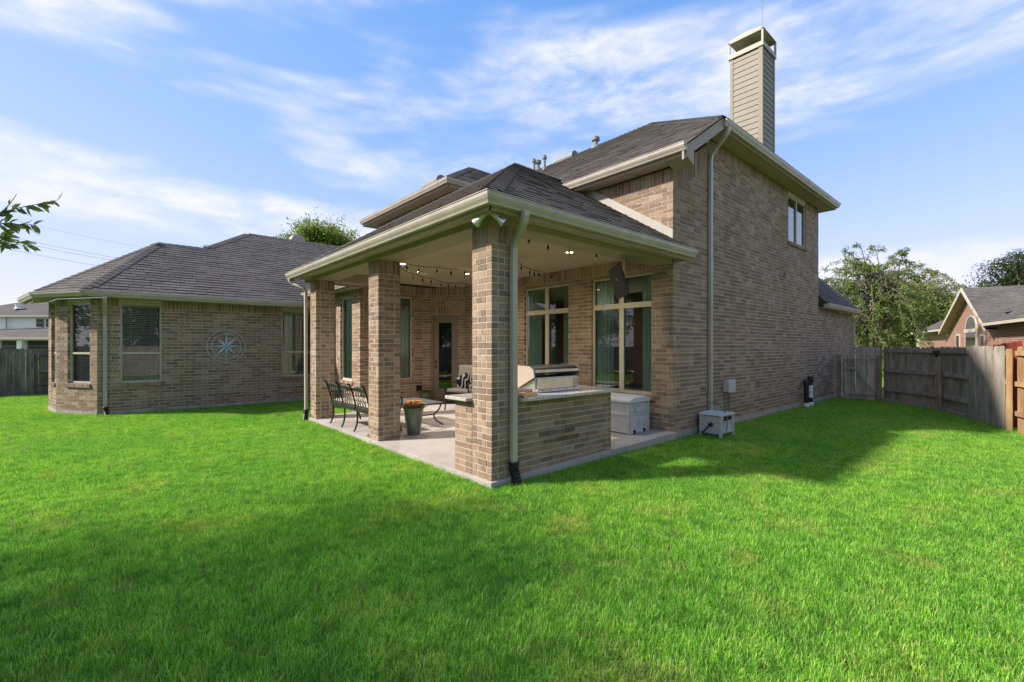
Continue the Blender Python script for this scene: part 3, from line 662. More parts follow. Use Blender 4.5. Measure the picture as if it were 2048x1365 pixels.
# ---------------------------------------------------------------- fascia, soffits, gutters
PROF = [(0, 0), (.072, 0), (.080, .022), (.100, .052), (.112, .078), (.114, .112), (.122, .116), (.122, .124), (.108, .124), (.104, .112), (.0, .112)]
def gutter(p, q, out, zt, m0=0.0, m1=0.0):                 # p, q on the fascia line
    p, q, out = Vector((p[0], p[1], 0)), Vector((q[0], q[1], 0)), Vector((out[0], out[1], 0)); dd = (q-p).normalized(); g = MB(); n_ = len(PROF)
    for e_, mi, sg in ((p, m0, -1), (q, m1, 1)):
        for (o_, z_) in PROF: g.v.append(tuple(e_+out*o_+dd*(sg*mi*o_)+Vector((0, 0, zt-.124+z_))))
    for k in range(n_): l = (k+1) % n_; g.face((k, l, n_+l, n_+k))
    g.face(tuple(range(n_-1, -1, -1))); g.face(tuple(range(n_, 2*n_))); L_ = (q-p).length; t_ = random.uniform(1.2, 2.4)
    while t_ < L_-.3:                                      # lapped joints
        b_ = len(g.v)
        for dt in (0, .035):
            for (o_, z_) in PROF[1:8]: g.v.append(tuple(p+dd*(t_+dt)+out*(o_+.0025)+Vector((0, 0, zt-.126+z_))))
        for k in range(6): g.face((b_+k, b_+k+1, b_+7+k+1, b_+7+k))
        t_ += random.uniform(2.6, 3.4)
    return part(g, 'gutter', 'gutter')
def fascia(p, q, out, z0, z1, th=.028):
    p, q, out = Vector((p[0], p[1], z0)), Vector((q[0], q[1], z0)), Vector((out[0], out[1], 0)); f = MB(); f.obox(p-out*th, q-p, out*th, (0, 0, z1-z0)); return part(f, 'fascia', 'trim')
def soffit(pts, z, name='soffit', m='soffit', th=.012):
    s_ = MB(); s_.prism([(x, y, z) for x, y in pts], (0, 0, th)); return part(s_, name, m)
# patio eaves
gutter((EX+.08, EN), (EX+.08, EY+.08), (-1, 0), 3.15, .0, 1.0); gutter((EX+.08, EY+.08), (7.31, EY+.08), (0, -1), 3.15, 1.0, 0)
fascia((EX+.079, EN), (EX+.079, EY+.079), (-1, 0), 2.985, 3.13); fascia((EX+.081, EY+.079), (7.29, EY+.079), (0, -1), 2.985, 3.13); fascia((7.29, EY+.09), (7.29, YC-.004), (1, 0), 2.99, 3.14)
soffit([(EX+.11, EY+.11), (3.262, EY+.11), (3.262, EN), (EX+.11, EN)], 3.045); soffit([(3.265, EY+.11), (7.262, EY+.11), (7.262, 4.052), (3.265, 4.052)], 3.0455); soffit([(3.27, 10.38), (XK, 10.38), (XK, EN), (3.27, EN)], 3.046)
bm = MB(); bm.box(3.264, 4.062, 2.972, 3.655, 10.37, 3.30); bm.box(3.656, 4.062, 2.9725, XC-.01, 4.425, 3.30); bm.box(3.656, 10.0, 2.9725, XK+.02, 10.37, 3.30); part(bm, 'beam', 'trim', bevel=.004)
fascia((3.27, EN-.03), (XK, EN-.03), (0, 1), 2.985, 3.13)
cl = MB()
ys = [4.43, 5.65, 6.87, 8.09, 9.31, 10.0]
for x0, x1 in ((3.66, 4.88), (4.884, 6.10), (6.104, XC+.02)):
    for y0, y1 in zip(ys[:-1], ys[1:]): cl.box(x0, y0, 3.18, x1-.002, y1-.004, 3.20)
cl.box(XK+.03, 10.002, 3.181, XC+.02, YK+.02, 3.2); part(cl, 'ceiling', 'ceiling')
# upper eaves
gutter((6.99, 6.6), (6.99, MY+.01), (-1, 0), 4.84, 0, 0); fascia((6.989, 6.6), (6.989, MY+.02), (-1, 0), 4.66, 4.82); soffit([(7.02, MY+.05), (XC-.001, MY+.05), (XC-.001, 7.0), (7.02, 7.0)], 4.665)
gutter((8.36, MY+.08), (15.86, MY+.08), (0, -1), 5.69); fascia((8.36, MY+.079), (15.86, MY+.079), (0, -1), 5.53, 5.67); soffit([(8.2, MY+.11), (15.83, MY+.11), (15.83, 4.053), (8.2, 4.053)], 5.545); soffit([(15.478, 4.056), (15.83, 4.056), (15.83, 8), (15.478, 8)], 5.546); fascia((15.86, MY+.08), (15.86, 9), (1, 0), 5.53, 5.67)
rk = MB(); zr = z_at
rk.prism([(6.93, MY+.04, zr(6.93)-.22), (8.42, MY+.04, zr(8.42)-.24), (8.42, MY+.04, zr(8.42)-.035), (6.93, MY+.04, zr(6.93)-.035)], (0, .03, 0))
rk.prism([(6.93, MY+.03, zr(6.93)-.09), (8.40, MY+.03, zr(8.40)-.09), (8.40, MY+.03, zr(8.40)-.025), (6.93, MY+.03, zr(6.93)-.025)], (0, .012, 0)); part(rk, 'rake_board', 'trim')
rb = MB(); rb.prism([(7.02, MY+.045, 4.665), (7.285, MY+.045, 4.56), (7.285, MY+.045, 4.95), (7.02, MY+.045, 4.80)], (0, .36, 0)); part(rb, 'eave_return', 'trim')
rs = MB(); rs.quad((7.2, MY+.06, zr(7.2)-.19), (8.5, MY+.06, zr(8.5)-.19), (8.5, 4.06, zr(8.5)-.19), (7.2, 4.06, zr(7.2)-.19)); part(rs, 'soffit', 'soffit')
gutter((UXe+.08, UY1), (UXe+.08, UY0+.08), (-1, 0), 5.685, 0, 1); gutter((UXe+.08, UY0+.08), (8.2, UY0+.08), (0, -1), 5.685, 1, 0)
fascia((UXe+.079, UY1), (UXe+.079, UY0+.079), (-1, 0), 5.50, 5.67); fascia((UXe+.081, UY0+.079), (8.2, UY0+.079), (0, -1), 5.50, 5.67); fascia((UXe+.081, UY1), (8.2, UY1), (0, 1), 5.5, 5.67)
soffit([(UXe+.11, UY0+.11), (UX-.002, UY0+.11), (UX-.002, UY1-.03), (UXe+.11, UY1-.03)], 5.515); soffit([(UX, UY0+.11), (8.2, UY0+.11), (8.2, 9.768), (UX, 9.768)], 5.516); soffit([(UX, 14.102), (8.2, 14.102), (8.2, UY1-.03), (UX, UY1-.03)], 5.516)
# wing eaves
def wing_run(p, q, m0, m1):
    p, q = Vector((p.x, p.y, 0)), Vector((q.x, q.y, 0)); dd = (q-p).normalized(); out = Vector((dd.y, -dd.x, 0)); ip, iq = p-out*.07, q-out*.07
    gutter(ip, iq, out, WZ+.005, m0, m1); fascia(ip-out*.001, iq-out*.001, out, WZ-.14, WZ-.02)
t1 = math.tan(R(57)/2); t2 = math.tan(R(22)/2)
De = Vector((4.60, YL-OV, 0)); wing_run(Ce, De, t1, 0); wing_run(Be, Ce, t2, t1); wing_run(Ae, Be, 0, t2)
soffit([(Ce.x+.05, YL-OV+.10), (4.64, YL-OV+.10), (4.64, YL-.003), (Cw.x, YL-.003)], WZ-.115); soffit([(Ce.x+.03, Ce.y+.10), (Cw.x-.003, Cw.y), (Bw.x-.003, Bw.y), (Be.x+.10, Be.y+.03)], WZ-.1155); soffit([(Be.x+.09, Be.y+.03), (Bw.x-.003, Bw.y), (Aw.x-.003, Aw.y), (Ae.x+.2, Ae.y)], WZ-.116)
gutter((BX+.08, 14.35), (BX+.08, 10.86), (-1, 0), BZ+.01); fascia((BX+.079, 14.35), (BX+.079, 10.86), (-1, 0), 2.97, BZ-.01); soffit([(BX+.11, 10.86), (XK-.002, 10.86), (XK-.002, 14.35), (BX+.11, 14.35)], 3.0)
gutter((15.49, GY+.05), (GX-.02, GY+.05), (0, -1), GE+.01); fascia((15.49, GY+.049), (GX-.05, GY+.049), (0, -1), GE-.14, GE-.01); soffit([(15.49, GY+.07), (GX-.07, GY+.07), (GX-.07, YC-.002), (15.49, YC-.002)], GE-.12)
# flashing where the patio roof dies into the wall
fl = MB(); zf = lambda y: EZ+PP*(y-EY); fl.prism([(XC-.03, YC-.01, zf(YC)+.01), (XC-.03, 6.1, zf(6.1)+.01), (XC-.03, 6.1, zf(6.1)+.17), (XC-.03, YC-.01, zf(YC)+.17)], (.026, 0, 0)); part(fl, 'flashing', 'flashing')
# downspouts with their black drain boots
def downspout(top, pts, side, boot=None):
    d_ = MB(); d_.rtube(pts, .075, .055, side)
    for k in range(len(pts)-2, len(pts)-1):
        a_, b_ = Vector(pts[k]), Vector(pts[k+1])
        for t_ in (.33, .66, .9):
            c_ = a_.lerp(b_, t_); d_.rtube([c_+Vector((0, 0, .003)), c_-Vector((0, 0, .003))], .079, .059, side)
    o = part(d_, 'downspout', 'gutter')
    if boot:
        b_ = MB(); pr = []
        for i, p in enumerate(boot): pr.append(p)
        N = 22; path = []; rad = []
        for i in range(N+1):
            t_ = i/N*(len(boot)-1); k = min(int(t_), len(boot)-2); path.append(Vector(boot[k]).lerp(Vector(boot[k+1]), t_-k)); rad.append(.052+(.008 if i % 2 else 0)+(.006 if i < 3 else 0))
        b_.tube(path, rad, 12); b_.build('drain_boot', 'black_plastic', o, smooth=False)
    return o
def elbow(p, q, dirs, n=6): return [Vector(p)]
dx = 3.60; yb = 3.985
downspout(None, [(3.42, 3.665, 3.04), (3.42, 3.665, 2.99), (3.44, 3.70, 2.93), (3.47, 3.78, 2.87), (3.505, 3.88, 2.82), (3.535, 3.95, 2.77), (3.55, 3.995, 2.70), (3.552, 4.005, 2.62), (3.552, 4.005, .16)], (1, 0, 0), [(3.552, 4.0, .19), (3.552, 4.0, .10), (3.556, 3.97, .02), (3.565, 3.95, -.11)])
downspout(None, [(2.93, 10.70, 3.04), (2.93, 10.70, 2.98), (2.97, 10.66, 2.92), (3.06, 10.56, 2.87), (3.15, 10.48, 2.82), (3.19, 10.455, 2.74), (3.195, 10.45, .12)], (0, 1, 0), [(3.195, 10.45, .17), (3.19, 10.45, .08), (3.16, 10.43, -.1)])
wx = on_y(210, 700, YL-.04).x
downspout(None, [(wx, YL-OV-.01, WZ-.11), (wx, YL-OV-.01, WZ-.16), (wx, YL-OV+.06, WZ-.24), (wx, YL-.15, WZ-.42), (wx, YL-.06, WZ-.52), (wx, YL-.045, WZ-.60), (wx, YL-.045, .10)], (1, 0, 0), [(wx, YL-.05, .13), (wx+.01, YL-.07, .03), (wx+.04, YL-.16, -.11)])
downspout(None, [(8.52, 3.655, 5.58), (8.52, 3.655, 5.52), (8.52, 3.69, 5.46), (8.54, 3.78, 5.38), (8.56, 3.9, 5.28), (8.575, 3.98, 5.20), (8.58, 4.01, 5.10), (8.58, 4.012, .18), (8.58, 4.012, -.1)], (1, 0, 0))
gx = GX-.11; downspout(None, [(gx, GY+.0, GE-.11), (gx, GY+.0, GE-.2), (gx-.03, YC-.1, GE-.36), (gx-.05, YC-.045, GE-.45), (gx-.05, YC-.045, -.1)], (1, 0, 0))

# ---------------------------------------------------------------- chimney
cy0, cy1 = 5.0, 5.875; cx0, cx1 = 13.84, 14.76; cz1 = 10.20; cz0 = MZ+MP*(cy0-MY)-.3
ch = MB(); ch.box(cx0, cy0, cz0, cx1, cy1, cz1-.16)
chim = part(ch, 'chimney', 'siding')
def siding_face(o, e, nn, W):
    z = cz0+.05; k = 0
    while z < cz1-.19:
        h = min(.155, cz1-.175-z); b = MB(); o_ = Vector(o)+e*.085+Vector((0, 0, z)); b.prism([o_, o_+nn*.020, o_+nn*.006+Vector((0, 0, h)), o_+Vector((0, 0, h))], e*(W-.17)); b.build('siding_board', 'siding', chim); z += .163; k += 1
    t = MB()
    for s in (0, W-.085): t.obox(Vector(o)+e*s+Vector((0, 0, cz0)), e*.085, nn*.026, (0, 0, cz1-cz0-.16))
    t.build('corner_board', 'siding', chim)
siding_face((cx0, cy1, 0), Vector((0, -1, 0)), Vector((-1, 0, 0)), cy1-cy0); siding_face((cx0-.026, cy0, 0), Vector((1, 0, 0)), Vector((0, -1, 0)), cx1-cx0+.026)
cp = MB(); X0, X1, Y0, Y1 = cx0-.05, cx1+.05, cy0-.05, cy1+.05; cp.box(X0, Y0, cz1-.13, X1, Y1, cz1)
for x in (X0, X1-.05):
    for y in (Y0, Y1-.05): cp.box(x, y, cz1, x+.05, y+.05, cz1+.36)
N = 10; yc_, rr = (Y0+Y1)/2, (Y1-Y0)/2
prof = [(Y0+(Y1-Y0)*i/N, cz1+.37+.085*math.sin(math.pi*i/N)**.6) for i in range(N+1)]
for x in (X0, X1-.012): cp.prism([(x, Y0, cz1+.325)]+[(x, y, z) for y, z in prof]+[(x, Y1, cz1+.325)], (.012, 0, 0))
for i in range(N): cp.prism([(X0, prof[i][0], prof[i][1]), (X0, prof[i+1][0], prof[i+1][1]), (X0, prof[i+1][0], prof[i+1][1]+.01), (X0, prof[i][0], prof[i][1]+.01)], (X1-X0, 0, 0))
cp.build('chimney_cap', 'cap_metal', chim)
fp = MB(); fp.lathe(((cx0+cx1)/2, yc_, cz1), [(.14, 0), (.14, .12), (.24, .12), (.24, .19), (.06, .23)], 20); fp.build('flue_cap', 'grey_metal', chim, smooth=True)
an = MB(); an.tube([(cx0+.05, cy0, cz1+.2), (cx0+.05, cy0, cz1+1.3)], .005, 5); an.build('antenna', 'grey_metal', chim)
# vent pipes and low vents standing on the roof
def on_main(px, py):
    r = ray(px, py); t = (MZ-MP*MX-CAMH)/(r[2]-MP*r[0]); return at_depth(px, py, t)
for px, py, h, r_, capk in ((1068, 341, .62, .05, 0), (1076, 336, .36, .075, 1), (1089, 336, .62, .05, 0), (1191.5, 291, .34, .075, 1)):
    p = on_main(px, py+3); v = MB(); hh = h*1.0
    v.lathe(p-Vector((0, 0, .15)), [(r_*2.4, 0.06), (r_*1.5, .2), (r_, .22), (r_, hh), (r_*1.0, hh), (r_*1.75, hh+.01), (r_*1.75, hh+.11), (r_*.9, hh+.15)] if capk else [(r_*2.2, .06), (r_*1.4, .2), (r_, .22), (r_, hh-.1), (r_*1.7, hh-.1), (r_*1.7, hh-.03), (r_, hh-.03), (r_*1.2, hh+.02)], 14); part(v, 'vent_pipe', 'vent_metal', smooth=True)
def low_vent(p, nn, e, L=.62, w=.36, h=.16):
    nn, e = Vector(nn), Vector(e); u = nn.cross(e); v = MB(); pts = [p-u*w/2]+[p+u*(w/2*math.cos(math.pi*(1-i/8)))+nn*(h*math.sin(math.pi*i/8)) for i in range(9)]; v.prism([q-e*L/2 for q in pts], e*L); part(v, 'roof_vent', 'vent_metal', smooth=True)
low_vent(on_main(1133, 318), m1, (0, 1, 0), .8)
pv = Vector((UXe+.9, 0, UZ+.64*.9)); pv.y = on_x(868, 352, pv.x).y; low_vent(pv, u1, (0, 1, 0), .8)
wv = MB(); c = at_depth(597, 489, depth_of(on_y(597, 489, 18.2))); wv.prism([c+Vector((-.30, 0, -.15)), c+Vector((.30, 0, -.15)), c+Vector((.30, 0, .05)), c+Vector((.17, 0, .34)), c+Vector((-.17, 0, .34)), c+Vector((-.30, 0, .05))], (0, .5, 0)); vo = part(wv, 'roof_vent', 'flashing'); 
sl_ = MB(); sl_.box(c.x-.18, c.y-.004, c.z+.06, c.x+.16, c.y+.01, c.z+.10); sl_.build('vent_slot', 'black_plastic', vo)
# ================================================================ grill island: bricks, stone top, vents
island = empty('grill_island', (4.4, 4.4, 0), 'brown brick outdoor kitchen island with speckled granite top and vent bricks', 'kitchen island')
brick_wall('island', (3.652, YC+.002), (5.508, YC+.002), 0.0, .88, openings=[], end=0, mname='core'); brick_wall('island', (5.508, YC+.002), (5.508, 4.79), .0, .88, start=1, mname='core'); brick_wall('island', (3.2585, 4.79), (3.2585, 4.43), 0.0, .88, start=1, mname='core'); brick_wall('island', (5.508, 4.79), (3.2585, 4.79), 0.0, .88, end=0, mname='core')
ct = MB()
def rounded(x0, y0, x1, y1, r):
    pts = []
    for cx, cy, a0 in ((x1-r, y0+r, -90), (x1-r, y1-r, 0), (x0+r, y1-r, 90), (x0+r, y0+r, 180)):
        for k in range(5): a = R(a0+90*k/4); pts.append((cx+r*math.cos(a), cy+r*math.sin(a)))
    return pts
ct.prism([(x, y, .884) for x, y in rounded(3.655, 3.955, 5.64, 4.88, .05)], (0, 0, .04)); ct.prism([(x, y, .8842) for x, y in rounded(3.17, 4.43, 3.653, 4.90, .02)], (0, 0, .04)); ct.build('countertop', 'granite', island, bevel=.006)
vm = MB()
for x0, x1, zc in ((4.015, 4.71, .437), (4.09, 4.80, .335)):
    w = (x1-x0)/3
    for k in range(3):
        vb = MB(); xa = x0+k*w+.012; xb = x0+(k+1)*w-.012
        vb.box(xa, YC-.006, zc-.033, xb, YC+.02, zc-.026); vb.box(xa, YC-.006, zc+.026, xb, YC+.02, zc+.033)
        nb = 7
        for i in range(nb+1): xx = xa+(xb-xa)*i/nb; vb.box(max(xa, xx-.006), YC-.006, zc-.026, min(xb, xx+.006), YC+.02, zc+.026)
        vb.box(xa, YC-.0032, zc-.026, xb, YC-.002, zc+.026, .0)
        vb.build('vent_brick', 'brick', island); hb = MB()
        for i in range(nb): hb.box(xa+(xb-xa)*i/nb+.0062, YC-.0045, zc-.0255, xa+(xb-xa)*(i+1)/nb-.0062, YC-.0036, zc+.0255)
        hb.build('vent_hole_shade', 'black_plastic', island)  # black strips between the bars stand in for the shade inside open holes

# ---------------------------------------------------------------- turn the brick and shingle lists into objects: the 300 that show largest singly
def size_on_screen(c, nn, area):
    v = c-CAMV; dp = depth_of(c)
    if dp < .3: return 0
    lat = c.x*RT[0]+c.y*RT[1]
    if abs(lat/dp) > 1.16: return 0
    f = -nn.normalized().dot(v.normalized()); return max(0, f)*area/dp**2
for owner, parent, lim in (('house', house, 300), ('island', island, 300)):
    L = BRICKS[owner]; sc = []
    for i, (o, a, b, c, t) in enumerate(L):
        ctr = o+a/2+c/2; f = size_on_screen(ctr, -b, a.length*c.length)
        if owner == 'house' and ctr.x > 7.0 and ctr.z < .95: f *= .3
        sc.append((f, i))
    sc.sort(reverse=True); chosen = {i for f, i in sc[:lim] if f > 0}
    me = None; rest = MB(); off = world_loc(parent)
    for i, (o, a, b, c, t) in enumerate(L):
        if i in chosen:
            if me is None:
                k = MB(); k.box(-.5, -.5, -.5, .5, .5, .5); ob = k.build('brick', 'brick', parent, local=True); me = ob.data
            else: ob = bpy.data.objects.new('brick', me); col.objects.link(ob); ob.parent = parent
            dd = a.normalized(); ob.location = o+a/2+b/2+c/2-off; ob.rotation_euler = (random.uniform(-.004, .004), 0, math.atan2(dd.y, dd.x)+random.uniform(-.003, .003)); ob.scale = (a.length, b.length, c.length)
        else: rest.obox(o, a, b, c, t*.999+.0005, skip=())
    if rest.v: ro = rest.build('brick_courses', 'brick', parent); ro['kind'] = 'stuff'
for (owner, mname), mb in MORTAR.items(): mb.build('mortar_bed', 'mortar', house if owner == 'house' else island)
sc = sorted(((size_on_screen((t[0]+t[2])/2, t[4], (t[1]-t[0]).length*(t[3]-t[0]).length), i) for i, t in enumerate(TABS)), reverse=True); chosen = {i for f, i in sc[:300] if f > 0}
rest = MB(); off = world_loc(house); SM = {}
for i, (a, b, c, d, nn, t) in enumerate(TABS):
    lo0, lo1 = a-nn*.017, b-nn*.017
    if i in chosen:
        k = MB(); o = (a+b)/2
        k.v = [tuple(q-o) for q in (a, b, c, d, lo0, lo1)]; k.f = [(0, 1, 2, 3), (4, 5, 1, 0), (4, 0, 3), (5, 2, 1)]; k.t = [t]*4; k.uv = [None]*4
        ob = k.build('shingle', 'shingle', house, local=True); ob.location = o-off
    else:
        j = len(rest.v); rest.v += [tuple(q) for q in (a, b, c, d, lo0, lo1)]; rest.face((j, j+1, j+2, j+3), t); rest.face((j+4, j+5, j+1, j), t)
ro = rest.build('shingle_courses', 'shingle', house); ro['kind'] = 'stuff'
rest = MB()
for (c0, c1, va, vb, mid, t, big) in CAPS:
    k = MB() if big else rest
    for v in (va, vb):
        q = [c0, c1, c1+v, c0+v]; dn = -mid*.012
        if (q[1]-q[0]).cross(q[3]-q[0]).dot(mid) < 0: q = [c0, c0+v, c1+v, c1]
        k.quad(*q, t); k.quad(c0+dn, c0, c0+v, c0+v+dn, t); k.quad(c0+v+dn, c0+v, c1+v, c1+v+dn, t)
    if big: k.build('hip_shingle', 'shingle', house)
if rest.v: ro = rest.build('ridge_courses', 'shingle', house); ro['kind'] = 'stuff'

# ================================================================ things on and around the patio
# stainless grill with a sloped hood
x0, x1, y0, y1, zb = 4.22, 5.08, 4.30, 4.78, .926
gr = empty('grill', ((x0+x1)/2, (y0+y1)/2, zb), 'stainless steel built-in grill with dark hood on the granite counter', 'grill')
b = MB(); b.box(x0, y0+.03, zb, x1, y1, zb+.20); b.build('body', 'stainless', gr, bevel=.006)
b = MB(); b.box(x0+.02, y0+.005, zb+.045, x1-.02, y0+.028, zb+.19); b.build('back_panel', 'stainless', gr, bevel=.004)
b = MB(); b.box(x0, y0-.005, zb+.002, x1, y0+.028, zb+.042); b.build('lower_panel', 'stainless', gr, bevel=.004)
for k in range(5):
    b = MB(); b.lathe((x0+.1+k*.16, y0-.006, zb+.03), [(.008, 0), (.008, .004)], 10, axis=(0, -1, 0)); b.build('screw', 'black_metal', gr)
for k in range(5):
    b = MB(); b.bar((x1-.13, y0+.003, zb+.06+k*.026), (x1-.03, y0+.003, zb+.06+k*.026), .004, .012); b.build('louvre', 'grey_metal', gr)
b = MB(); b.prism([(x0-.02, y0+.05, zb+.245), (x0-.02, y0+.03, zb+.30), (x0-.02, y0+.07, zb+.335), (x0-.02, y1-.12, zb+.355), (x0-.02, y1+.02, zb+.26), (x0-.02, y1+.05, zb+.215)], (x1-x0+.04, 0, 0)); b.build('hood', 'black_metal', gr, bevel=.008)
b = MB(); b.bar((x0-.01, y0+.028, zb+.285), (x1+.01, y0+.028, zb+.285), .02, .035); b.build('hood_trim', 'stainless', gr)
for xx in (x0-.045, x1+.022):
    b = MB(); b.prism([(xx, y0+.0, zb+.21), (xx, y0+.02, zb+.30), (xx, y0+.10, zb+.35), (xx, y1-.10, zb+.36), (xx, y1+.05, zb+.25), (xx, y1+.05, zb+.02), (xx, y1-.1, zb+.02)], (.023, 0, 0)); b.build('side_panel', 'soffit', gr, bevel=.004)
b = MB(); b.tube([(x0+.06, y1+.10, zb+.24), (x1-.06, y1+.10, zb+.24)], .014, 10); b.tube([(x0+.1, y1+.03, zb+.24), (x0+.1, y1+.10, zb+.24)], .01); b.tube([(x1-.1, y1+.03, zb+.24), (x1-.1, y1+.10, zb+.24)], .01); b.build('handle', 'stainless', gr, smooth=True)
# split logs on the counter
for k, (x, y, z, rz, L, ti) in enumerate(((3.74, 4.13, .952, .35, .26, .10), (3.86, 4.08, .950, -.25, .24, -.05), (3.80, 4.22, .955, .9, .24, 0), (3.80, 4.14, 1.005, .05, .27, .12), (3.90, 4.20, .992, -.5, .22, .1), (3.76, 4.05, .948, 1.2, .16, 0))):
    b = MB(); sec = [(0, -.024, -.022), (0, .030, -.024), (0, .034, .008), (0, .004, .026), (0, -.03, .006)]
    for e in (-1, 1):
        pass
    b.prism([(-L/2+random.uniform(-.01, .01), p[1]*random.uniform(.8, 1.2), p[2]) for p in sec], (L, 0, 0)); o = b.build('firewood', 'split_wood', None, local=True, bevel=.003); o.location = (x, y, z); o.rotation_euler = (random.uniform(-.3, .3), ti, rz)
    tag(o, 'split firewood stick in the small heap on the counter beside the grill', 'firewood', 'firewood heaped on the granite counter')

# big deck box by the window
bx0, bx1, by0, by1 = 6.52, 7.12, 4.42, 5.60; bz = floor_z(6.8)
db = empty('deck_box', ((bx0+bx1)/2, (by0+by1)/2, bz), 'large pale grey resin deck box standing under the patio window', 'storage box')
b = MB(); b.box(bx0+.012, by0+.012, bz+.015, bx1-.012, by1-.012, bz+.52); b.build('body', 'resin_grey', db, bevel=.012)
def panelled(bx0, bx1, by0, by1, z0, z1, splits, parent, m, t=.014, wpost=.05):
    for (P0, e, W, nn) in ((Vector((bx0, by1, 0)), Vector((0, -1, 0)), by1-by0, Vector((-1, 0, 0))), (Vector((bx0, by0, 0)), Vector((1, 0, 0)), bx1-bx0, Vector((0, -1, 0)))):
        f = MB()
        for s in (0, W-wpost): f.obox(P0+e*s+Vector((0, 0, z0)), e*wpost, -nn*t, (0, 0, z1-z0))
        for q in splits: f.obox(P0+e*wpost+Vector((0, 0, q)), e*(W-2*wpost), -nn*t*1.2, (0, 0, .028))
        f.build('frame_rib', m, parent, bevel=.004)
panelled(bx0, bx1, by0, by1, bz, bz+.52, (bz+.01, bz+.31, bz+.485), db, 'resin_grey')
b = MB(); b.prism([(bx0-.02, by0-.02, bz+.525), (bx1+.01, by0-.02, bz+.525), (bx1+.01, by0-.02, bz+.60), (bx1-.15, by0-.02, bz+.63), (bx0+.10, by0-.02, bz+.615), (bx0-.02, by0-.02, bz+.575)], (0, by1-by0+.04, 0)); b.build('lid', 'resin_lid', db, bevel=.012)
b = MB(); b.box(bx0+.16, by0-.012, bz+.37, bx0+.30, by0+.012, bz+.46); b.box(bx0+.21, by0-.02, bz+.36, bx0+.25, by0-.01, bz+.47); b.build('handle', 'resin_grey', db, bevel=.006)
for xx in (bx0+.14, bx1-.16):
    b = MB(); b.lathe((xx, by0-.004, bz+.035), [(.034, 0), (.034, .03)], 16, axis=(0, 1, 0)); b.build('wheel', 'black_plastic', db, smooth=True)
# hose reel box on the lawn
hx0, hx1, hy0, hy1, hz0, hz1 = 8.06, 8.60, 3.58, 3.98, GZ, .34
hb = empty('hose_reel_box', ((hx0+hx1)/2, (hy0+hy1)/2, GZ), 'weathered grey resin hose reel box on the grass against the side wall', 'hose box')
b = MB(); b.box(hx0+.02, hy0+.02, hz0+.06, hx1-.02, hy1, hz1-.04); b.build('body', 'resin_grey', hb, bevel=.008)
for x in (hx0, hx1-.045):
    for y in (hy0, hy1-.045): b = MB(); b.box(x, y, hz0, x+.045, y+.045, hz1-.01); b.build('leg', 'resin_grey', hb, bevel=.006)
panelled(hx0+.045, hx1-.045, hy0+.006, hy1-.045, hz0+.08, hz1-.05, (hz0+.08, hz0+.27, hz1-.10), hb, 'resin_grey', wpost=.02)
b = MB(); b.prism([(hx0-.01, hy0-.01, hz1-.035), (hx1+.01, hy0-.01, hz1-.035), (hx1+.01, hy0-.01, hz1-.01), (hx1-.1, hy0-.01, hz1+.01), (hx0+.1, hy0-.01, hz1+.01), (hx0-.01, hy0-.01, hz1-.01)], (0, hy1-hy0+.02, 0)); b.build('lid', 'resin_lid', hb, bevel=.006)
b = MB(); b.box(hx0+.12, hy0+.001, hz1-.12, hx1-.12, hy0+.018, hz1-.055); b.build('slot', 'black_plastic', hb)
b = MB(); cpt = Vector((hx0+.005, (hy0+hy1)/2-.02, .15)); b.lathe(cpt, [(.035, 0), (.035, .05), (.02, .06)], 14, axis=(-1, 0, 0)); b.tube([cpt+Vector((-.05, 0, 0)), cpt+Vector((-.055, .12, -.14))], .012); b.tube([cpt+Vector((-.055, .12, -.14)), cpt+Vector((-.13, .12, -.14))], .014); b.build('crank', 'black_plastic', hb, smooth=True)
# spigot and hose
sp = on_y(1403, 777, YC)
o = MB(); o.lathe((sp.x, YC-.003, sp.z), [(.025, 0), (.02, .02), (.014, .03), (.014, .09)], 12, axis=(0, -1, 0)); o.tube([(sp.x, YC-.075, sp.z), (sp.x, YC-.09, sp.z-.05)], .013); o.lathe((sp.x, YC-.06, sp.z+.03), [(.03, 0), (.03, .012)], 8); so_ = o.build('spigot', 'grey_metal', None, smooth=True); tag(so_, 'small garden tap on the brick side wall above the hose box', 'tap')
pts = [Vector(p) for p in ((sp.x, YC-.09, sp.z-.05), (sp.x+.02, YC-.13, sp.z-.25), (8.38, 3.80, .50), (8.34, 3.66, .385), (8.26, 3.575, .30), (8.22, 3.55, .10), (8.14, 3.58, -.05), (8.06, 3.70, -.09), (8.05, 3.8, -.06), (8.08, 3.84, .0))]
def smooth_path(p, k=6):
    out = []
    for i in range(len(p)-1):
        a, b_, c, d_ = p[max(i-1, 0)], p[i], p[i+1], p[min(i+2, len(p)-1)]
        for j in range(k):
            t = j/k; out.append(.5*((2*b_)+(c-a)*t+(2*a-5*b_+4*c-d_)*t*t+(3*b_-a-3*c+d_)*t**3))
    out.append(p[-1]); return out
o = MB(); o.tube(smooth_path(pts), .010, 8); ho = o.build('garden_hose', 'hose', None, smooth=True); tag(ho, 'dark green hose looping from the tap over the hose box', 'hose')
